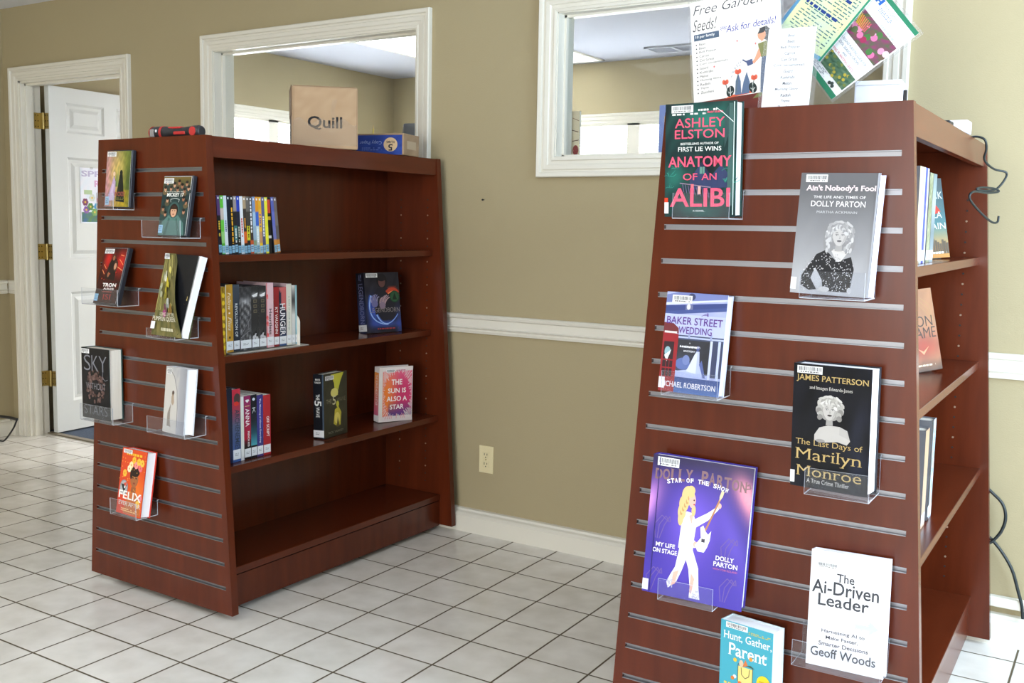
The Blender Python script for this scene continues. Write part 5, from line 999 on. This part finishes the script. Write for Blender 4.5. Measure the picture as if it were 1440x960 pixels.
# hand tool lying along the front edge
RED = new_mat('red_rubber', (196, 52, 50), .45); GREYP = new_mat('grey_plastic', (150, 146, 144), .4); SOOT = new_mat('charcoal_plastic', (44, 44, 47), .45)
r = thing('power_tool', 'black and red handheld power tool lying on top of the bookcase', 'power tool', matrix=Matrix.Translation((-.622, -1.055, ZT)) @ Matrix.Rotation(math.radians(4), 4, 'Z') @ Matrix.Diagonal((.87, .92, .92, 1)))
mb = MB(); q = []
prof = [(-.128, .014), (-.126, .019), (-.118, .0215), (-.10, .0228), (-.07, .023), (-.05, .0222), (-.03, .0185), (0, .0165), (.04, .0165), (.07, .019), (.09, .0215), (.116, .022), (.126, .019), (.128, .015)]
for (x0_, r0_), (x1_, r1_) in zip(prof, prof[1:]): mb.cyl((x0_, 0, .024), (x1_, 0, .024), r0_, r1_, 20, caps=False)
mb.cyl((-.128, 0, .024), (-.1279, 0, .024), .014, n=20); mb.cyl((.1279, 0, .024), (.128, 0, .024), .015, n=20); mb.build('body', SOOT, r)
mb = MB(); mb.cyl((-.129, 0, .024), (-.122, 0, .024), .0205, .0235, 20); mb.build('nose_ring', RED, r)
mb = MB(); mb.box(-.119, -.098, -.0245, -.006, .008, .036, bev=.003); mb.build('grey_label', GREYP, r)
mb = MB(); mb.cyl((-.073, 0, .024), (-.062, 0, .024), .0237, .0237, 20); mb.build('red_collar', RED, r)
mb = MB(); mb.box(-.036, .03, -.012, .012, .036, .0435, bev=.004); mb.box(.0, .06, -.0195, -.012, .014, .026, bev=.003); mb.build('grip_inlay', RED, r)
mb = MB(); mb.cyl((.101, -.0225, .024), (.101, -.018, .024), .016, n=20); mb.build('end_badge', RED, r)
mb = MB(); mb.box(-.09, -.082, -.0245, -.02, .024, .034, bev=.002); mb.build('button', WHITEP, r)
# ---- paper signs on the near end of the foreground case
def sheet_thing(name, label, cat, P, X, Y, art, w, h, margin=.006, th=.0008, clear=True, group='paper signs on the foreground bookcase'):
    N = X.cross(Y).normalized(); r = thing(name, label, cat, matrix=mat_of(P, X, Y, N), group=group)
    mb = MB(); mb.box(-w/2, w/2, 0, h, -th, 0, col=(240, 240, 238)); art.emit(mb, (-w/2, 0, 0), XV, YV, ZV, step=.00006); mb.build('paper', PAPER, r)
    if clear:
        mb = MB(); mb.box(-w/2-margin, w/2+margin, -margin*.5, h+margin, -th-.0016, -th-.0003); o = mb.build('clear_sleeve', SLEEVE, r)
    return r
def dirs(roll, tilt, yaw=0.):
    """paper axes: roll>0 turns it clockwise, tilt leans the top back"""
    e = Vector((math.cos(yaw), math.sin(yaw), 0)); nrm = Vector((math.sin(yaw), -math.cos(yaw), 0)); up = Vector((0, 0, 1))
    Y = math.cos(tilt)*up-math.sin(tilt)*nrm; c, s = math.cos(roll), math.sin(roll)
    return c*e-s*Y, c*Y+s*e
def art_seeds():
    w, h = .216, .279; a = Art(w, h, (244, 241, 236)); DK = (60, 62, 70)
    a.text('Free Garden', .03, .885, .82, .965, DK, -.006, .35); a.text('Seeds!', .02, .745, .30, .845, (70, 70, 74), -.004, .35); a.text('**Ask for details!', .33, .69, .95, .75, (40, 52, 150), .0, .2, serif=True)
    a.rect(.03, .665, .32, .72, (78, 96, 118)); a.text('10 per family', .05, .68, .27, .71, (240, 240, 240), .01)
    L = ['Bean', 'Beet', 'Bell Pepper', 'Carrot', 'Cat Grass', 'Corn (ornamental)', 'Gourd', 'Kohlrabi', 'Melon', 'Morning Glory', 'Radish', 'Thyme', 'Zucchini']
    for i, t in enumerate(L): y = .622-.0345*i; a.ell(.055, y+.009, .008, .006, DK, 8); a.text(t, .085, y, .085+.0185*len(t), y+.021, DK, .0)
    a.grid(lambda u, v: mix((96, 40, 32), (120, 50, 38), nz(u*2, v)), 8, 4, box=(0, 0, 1, .14)); a.poly([(.36, .135), (.68, .15), (.72, .165), (.6, .17), (.42, .155)], (222, 100, 66))
    for p in ([(.47, .15), (.485, .27), (.515, .33), (.54, .26), (.54, .15)], [(.54, .15), (.57, .25), (.61, .33), (.64, .24), (.63, .15)]): a.poly(p, (92, 112, 142))
    for x in (.42, .67): a.ell(x, .19, .042, .046, (34, 46, 46), rot=.3 if x > .5 else -.3); a.line([(x, .15), (x, .23)], .008, (220, 224, 220)); a.line([(x-.025, .19), (x, .17), (x+.025, .19)], .006, (220, 224, 220))
    for x, y in ((.37, .275), (.515, .345), (.69, .275)):
        a.line([(x, y-.01), (x+.03*(1 if x < .5 else -1), .17)], .008, (96, 112, 110)); a.ell(x-.018, y, .018, .02, (224, 106, 78)); a.ell(x+.018, y, .018, .02, (224, 106, 78)); a.ell(x, y-.006, .022, .018, (206, 88, 66))
    k0 = len(a.L)
    a.poly([(.79, .13), (.835, .13), (.85, .32), (.87, .44), (.93, .44), (.95, .28), (.94, .13)], (70, 88, 118)); a.poly([(.8, .135), (.75, .1), (.84, .105), (.86, .14)], (120, 124, 76))
    a.poly([(.83, .545), (.94, .56), (.96, .5), (.94, .435), (.86, .43), (.84, .48)], (130, 132, 84)); a.poly([(.84, .6), (.855, .67), (.93, .68), (.985, .63), (.98, .53), (.95, .5), (.93, .56)], (72, 74, 76)); a.ell(.875, .612, .045, .042, (222, 160, 130)); a.poly([(.83, .625), (.86, .665), (.92, .665), (.9, .63)], (72, 74, 76)); a.poly([(.86, .56), (.89, .565), (.9, .59), (.87, .58)], (222, 160, 130))
    a.poly([(.84, .51), (.79, .43), (.76, .40), (.78, .385), (.86, .44)], (222, 160, 130)); a.poly([(.69, .42), (.76, .43), (.77, .385), (.71, .375)], (80, 92, 130)); a.line([(.7, .41), (.655, .435)], .014, (80, 92, 130))
    for i in range(5): a.line([(.64-.024*i, .425-.009*i*i*.5), (.628-.024*i, .412-.009*i*i*.5)], .006, (150, 156, 170)); a.line([(.63-.024*i, .40-.010*i*i*.5), (.618-.024*i, .385-.010*i*i*.5)], .006, (150, 156, 170))
    a.L[k0:] = [([(x-.085, y) for x, y in V], F, C, k) for V, F, C, k in a.L[k0:]]
    for x, y in ((.52, .6), (.25, .42), (.72, .55)): a.line([(x-.012, y), (x+.012, y)], .006, (216, 90, 90)); a.line([(x, y-.01), (x, y+.01)], .006, (216, 90, 90))
    return a
X, Y = dirs(math.radians(-6), .06); sheet_thing('poster_sheet', 'white sign with a watering gardener and a seed list, in a clear sleeve', 'sign', Vector((1.268, -1.004, ZT+.006)), X, Y, art_seeds(), .216, .279)
a = Art(.104, .172, (244, 246, 250))
for i, t in enumerate(['Bean', 'Beet', 'Bell Pepper', 'Carrot', 'Cat Grass', 'Corn (ornamental)', 'Gourd', 'Kohlrabi', 'Melon', 'Morning Glory', 'Radish', 'Thyme', 'Zucchini']):
    y = .905-.0755*i; wd = .038*len(t); a.text(t, .5-wd/2, y-.016, .5+wd/2, y+.024, (96, 102, 114), .008, serif=True)
X, Y = dirs(math.radians(1.5), .1); sheet_thing('list_card', 'small white list card in a clear stand, nearest of the papers', 'card', Vector((1.409, -1.112, ZT+.0005)), X, Y, a, .104, .172, .009)
def art_flyer():
    a = Art(.143, .216, (222, 226, 170)); a.grid(lambda u, v: mix((226, 230, 166), (196, 220, 186), nz(u*.7, v*.7)), 8, 10); a.poly([(0, 0), (.07, .0), (.05, .4), (.075, .7), (.05, 1), (0, 1)], (86, 140, 178)); a.poly([(0, 0), (1, 0), (1, .05), (.7, .03), (.4, .07), (.1, .04)], (96, 160, 190)); a.rect(.965, 0, 1, 1, (46, 136, 104))
    a.scribble(.14, .1, .9, .92, 24, (70, 110, 120), .32, seed=8); a.scribble(.14, .62, .9, .66, 1, (30, 60, 130), .8); a.scribble(.14, .4, .9, .44, 1, (30, 60, 130), .8); return a
X, Y = dirs(math.radians(38), .12); sheet_thing('flyer', 'pale green and blue flyer of small print, leaning askew', 'flyer', Vector((1.374, -.925, 1.716)), X, Y, art_flyer(), .143, .216, .003)
def art_guide():
    a = Art(.142, .228, (244, 246, 248)); GR = (46, 130, 96); R = random.Random(14); a.rect(.1, .955, 1, 1, GR); a.rect(.03, 0, 1, .055, GR); a.rect(.08, .88, .13, .95, (40, 100, 190)); a.rect(.17, .88, .22, .95, (40, 100, 190)); a.rect(.1, .9, .2, .915, (40, 100, 190)); a.rect(.08, .935, .22, .95, (40, 100, 190)); a.text('Martin-Gatton', .26, .9, .62, .935, (70, 110, 180), -.01); a.scribble(.26, .84, .6, .885, 3, (130, 150, 190)); a.scribble(.5, .76, .9, .8, 1, (190, 200, 206))
    a.grid(lambda u, v: mix((70, 110, 60), (150, 50, 110), nz(u*2, v*2)), 14, 10, box=(.08, .5, .98, .76))
    for i in range(26): x, y = .1+.86*R.random(), .52+.22*R.random(); a.ell(x, y, .055, .034, mix((214, 110, 160), (236, 206, 214), R.random()) if R.random() < .5 else mix((60, 130, 60), (170, 40, 90), R.random()), 10)
    for i in range(8): a.line([(.1+.04*i, .72), (.2+.03*i, .62)], .02, mix((230, 190, 60), (200, 60, 110), i/8))
    a.text('YEAR ROUND PLANTING GUIDE FOR', .14, .43, .9, .455, (110, 120, 140), .0); a.text('COOL SEASON CROPS', .22, .385, .8, .41, (110, 120, 140), .0); a.text('AND', .46, .345, .56, .365, (110, 120, 140), .0); a.text('SPRING PLANTING SEEDS', .2, .305, .84, .33, (214, 90, 110), .0)
    a.grid(lambda u, v: mix((40, 76, 56), (110, 140, 110), nz(u*3, v*3)), 14, 8, box=(.12, .13, .98, .29))
    for i in range(40): a.ell(.14+.82*R.random(), .14+.14*R.random(), .03, .016, mix((50, 90, 70), (190, 170, 60), R.random()**2), 8)
    a.scribble(.1, .065, .6, .12, 4, (150, 156, 164)); a.ell(.78, .095, .03, .018, (60, 70, 66)); a.ell(.74, .08, .03, .018, (60, 70, 66)); a.ell(.82, .08, .03, .018, (60, 70, 66)); return a
X, Y = dirs(math.radians(52), .14); sheet_thing('leaflet', 'green banded white leaflet with beetroot and kale photos, tipped on its corner', 'leaflet', Vector((1.409, -.889, 1.645)), X, Y, art_guide(), .142, .228, .007)
r = thing('sign_stand', 'clear acrylic stand propping up the pale flyer and the banded leaflet', 'sign stand', (1.43, -.868, ZT), group=None)
mb = MB(); mb.box(-.07, .07, -.0012, .0012, .0028, .24); o = mb.build('upright_plate', ACRYL, r); mb = MB(); mb.box(-.07, .07, -.03, .07, 0, .0026); o = mb.build('foot_plate', ACRYL, r)
r = thing('paper_box', 'plain white box behind the leaflet with green bands', 'box', matrix=Matrix.Translation((1.50, -.62, ZT)) @ Matrix.Rotation(.1, 4, 'Z')); mb = MB(); mb.box(-.055, .055, -.05, .05, 0, .096, bev=.002); mb.build('body', WHITEP, r); mb = MB(); mb.box(-.055, .055, -.051, .051, .0962, .108, bev=.002); mb.build('lid', WHITEP, r)
r = thing('antenna_stick', 'thin black upright stick beside the plain white box', 'stick', (1.574, -.69, ZT)); mb = MB(); mb.box(-.0045, .0045, -.003, .003, .006, .078, bev=.0015); mb.build('blade', DARK, r); mb = MB(); mb.box(-.012, .012, -.012, .012, 0, .008, bev=.002); mb.build('foot', DARK, r)
# power box with its cord
r = thing('power_adapter', 'white and black power box on the foreground bookcase by the wall', 'power box', (1.60, -.18, ZT)); mb = MB(); mb.box(-.055, .052, -.04, .04, .012, .048, bev=.003); mb.build('white_shell', WHITEP, r); mb = MB(); mb.box(-.03, .05, -.035, .035, 0, .0115, bev=.002); mb.build('black_base', DARK, r)
r = thing('charger_block', 'small black plug block beside the white power box', 'plug', (1.612, -.42, ZT)); mb = MB(); mb.box(-.02, .03, -.03, .03, 0, .026, bev=.004); mb.build('body', DARK, r); mb = MB()
for x in (-.004, .008): mb.box(x, x+.0016, -.044, -.0301, .008, .014)
mb.build('prong', ALU, r)
mb = MB(); mb.tube([(1.64, -.15, 1.556), (1.672, -.16, 1.556), (1.692, -.165, 1.545), (1.694, -.145, 1.52), (1.688, -.13, 1.50), (1.692, -.10, 1.485), (1.708, -.05, 1.470), (1.735, -.02, 1.462), (1.733, -.03, 1.44), (1.715, -.06, 1.412), (1.692, -.13, 1.406), (1.683, -.2, 1.408), (1.69, -.15, 1.414), (1.712, -.07, 1.414), (1.722, -.05, 1.406), (1.70, -.11, 1.400), (1.678, -.22, 1.40), (1.672, -.24, 1.38), (1.69, -.16, 1.345), (1.712, -.08, 1.318), (1.724, -.05, 1.318), (1.726, -.045, 1.335)], .0032)
tag(mb.build('hanging_cable', CORD), 'black cord knotted and hanging over the bookcase edge', 'cord')
mb = MB(); mb.tube([(1.70, .10, .52), (1.742, .098, .484), (1.775, .096, .452), (1.786, .096, .409), (1.776, .096, .364), (1.752, .095, .328), (1.735, .094, .318)], .0048); mb.tube([(1.735, .104, .345), (1.756, .104, .328), (1.786, .104, .292), (1.814, .104, .245), (1.834, .106, .181), (1.846, .108, .14), (1.852, .106, .098)], .0048, cap=True)
tag(mb.build('wall_cable', CORD), 'dark cable looping down the wall behind the bookcase', 'cable')
mb = MB(); mb.box(1.6, XR-.002, .108, YW-.0005, .118, .15, bev=.004); struct(mb.build('trim_6', TRIM), 'white cable raceway above the baseboard', 'trim')
# ---- behind the interior windows
zs = OPEN['w1'][2]-.002
r = thing('picture_book', 'tan picture book with red doodles behind the glass corner', 'book', matrix=mat_of(Vector((.115, .275, zs)), XV, ZV, -YV)); mb = MB(); mb.box(-.055, .055, 0, .198, -.011, 0, col=(206, 190, 160)); a = Art(.11, .198, (214, 198, 168)); a.ell(.86, .22, .12, .1, (140, 50, 46)); a.line([(.7, .62), (.96, .58)], .03, (90, 60, 50)); a.line([(.72, .4), (.98, .42)], .03, (90, 60, 50)); a.ell(.9, .1, .06, .04, (70, 120, 170)); a.line([(.72, .86), (.98, .8)], .02, (120, 80, 60)); a.emit(mb, (-.055, 0, 0), XV, YV, ZV); mb.build('cover', PRINT, r); mb = MB(); mb.box(-.054, .0555, .002, .196, -.0095, -.0015); mb.build('page_block', PAGES, r)
r = thing('picture_book', 'blue and tan picture book behind the glass, half hidden by the green novel', 'book', matrix=mat_of(Vector((.575, .275, zs)), XV, ZV, -YV)); mb = MB(); mb.box(-.065, .065, 0, .202, -.012, 0, col=(120, 136, 190)); a = Art(.13, .202, (124, 140, 196)); a.rect(.16, .03, 1, .8, (206, 176, 120)); a.scribble(.22, .3, .9, .6, 4, (120, 80, 70)); a.emit(mb, (-.065, 0, 0), XV, YV, ZV); mb.build('cover', PRINT, r); mb = MB(); mb.box(-.064, .0655, .002, .2, -.0105, -.0015); mb.build('page_block', PAGES, r)
# silver bag and yellow folder on the sill behind the first window
r = thing('plastic_bag', 'crumpled dark grey plastic bag behind the window glass', 'bag', (-.685, .31, zs)); mb = MB(); R = random.Random(11); nu, nv = 22, 10; V = []
for j in range(nv+1):
    for i in range(nu):
        t = 2*PI*i/nu; k = 1-.25*(j/nv)**3; V.append((.065*k*math.cos(t)*(1+.12*R.uniform(-1, 1)), .028*k*math.sin(t)*(1+.2*R.uniform(-1, 1)), .182*j/nv+.004*R.uniform(-1, 1)*(0 < j)))
mb.add(V, [(j*nu+i, j*nu+(i+1) % nu, (j+1)*nu+(i+1) % nu, (j+1)*nu+i) for j in range(nv) for i in range(nu)]+[list(range(nu))[::-1], list(range(nv*nu, nv*nu+nu))], smooth=True); mb.build('bag_body', new_mat('grey_film', (110, 112, 120), .22, spec=.7), r)
mb = MB(); V = [(.03+.012*i+.02*j/6, -.041-.004*math.sin(j), .08+.013*j) for j in range(7) for i in range(2)]; V += [(p[0], p[1]-.001, p[2]) for p in V]; mb.add(V, [(2*j, 2*j+1, 2*j+3, 2*j+2) for j in range(6)]+[(14+2*j+2, 14+2*j+3, 14+2*j+1, 14+2*j) for j in range(6)]+[(2*j, 2*j+2, 16+2*j, 14+2*j) for j in range(6)]+[(2*j+3, 2*j+1, 15+2*j, 17+2*j) for j in range(6)]+[(1, 0, 14, 15), (12, 13, 27, 26)]); mb.build('white_tag', WHITEP, r)
r = thing('pencil_box', 'yellow box in front of the grey plastic bag', 'box', (-.640, .268, zs)); YEL = new_mat('yellow_card', (214, 190, 66), .5); mb = MB(); mb.box(-.035, .035, -.009, .009, 0, .046, bev=.002); mb.build('body', YEL, r); mb = MB(); mb.box(-.036, .036, -.010, .010, .0462, .056, bev=.002); mb.build('lid', YEL, r)
r = thing('pencil', 'single yellow pencil upright behind the blue carton', 'pencil', (-.895, .29, zs)); mb = MB(); mb.cyl((0, 0, .0), (0, 0, .168), .0037, n=6, smooth=False); mb.build('shaft', YEL, r); mb = MB(); mb.cyl((0, 0, .1682), (0, 0, .185), .0037, .0006, n=8); mb.build('tip', new_mat('pencil_wood', (206, 176, 120), .7), r)
# paper notice on the open door
D = dr.matrix_basis
a = Art(.165, .33, (236, 234, 238)); a.grid(lambda u, v: mix((236, 230, 238), (214, 226, 238), nz(u, v)), 6, 10); a.text('SPR', .06, .84, .98, .95, (176, 170, 200), .03); a.text('R', .62, .66, .86, .78, (206, 150, 190), .03); R = random.Random(30)
a.grid(lambda u, v: mix((90, 130, 60), (60, 100, 150), nz(u*2, v)), 8, 4, box=(.04, .02, .96, .2))
for x, y, c in ((.2, .38, (110, 40, 80)), (.5, .46, (196, 200, 190)), (.24, .24, (120, 70, 150)), (.7, .3, (60, 140, 190)), (.6, .2, (100, 150, 70)), (.82, .42, (200, 90, 130)), (.42, .3, (70, 120, 60))):
    for i in range(6): t = 2*PI*i/6; a.ell(x+.08*math.cos(t), y+.04*math.sin(t), .06, .032, mix(c, (240, 240, 240), .2*R.random()), 9)
    a.ell(x, y, .04, .02, (230, 190, 60), 9)
a.rect(.15, .52, .5, .6, (170, 190, 150))
r = thing('door_notice', 'flowered paper notice taped to the open white door', 'notice', matrix=Matrix.Translation((-3.312, YB+.006, 0)) @ Matrix.Rotation(math.radians(93), 4, 'Z') @ mat_of(Vector((.282, -.0372, 1.255)), XV, ZV, -YV)); mb = MB(); mb.box(-.0825, .0825, 0, .33, -.0006, 0, col=(236, 236, 238)); a.emit(mb, (-.0825, 0, 0), XV, YV, ZV, step=.00006); mb.build('paper', PAPER, r)
mb = MB(); mb.box(-.012, .012, .322, .336, .0012, .0016); mb.build('tape', SLEEVE, r)
# bent black stand at the left corner
mb = MB(); mb.tube([(-3.46, -.06, .135), (-3.36, -.055, .148), (-3.25, -.05, .152), (-3.192, -.05, .149)], .0085, n=10); mb.tube([(-3.192, -.05, .149), (-3.225, -.05, .10), (-3.28, -.05, .045), (-3.325, -.05, .011), (-3.36, -.05, .006), (-3.46, -.055, .006)], .005, n=10)
tag(mb.build('wire_stand', DARK), 'bent black tube foot of a stand by the corner near the doorway', 'stand')
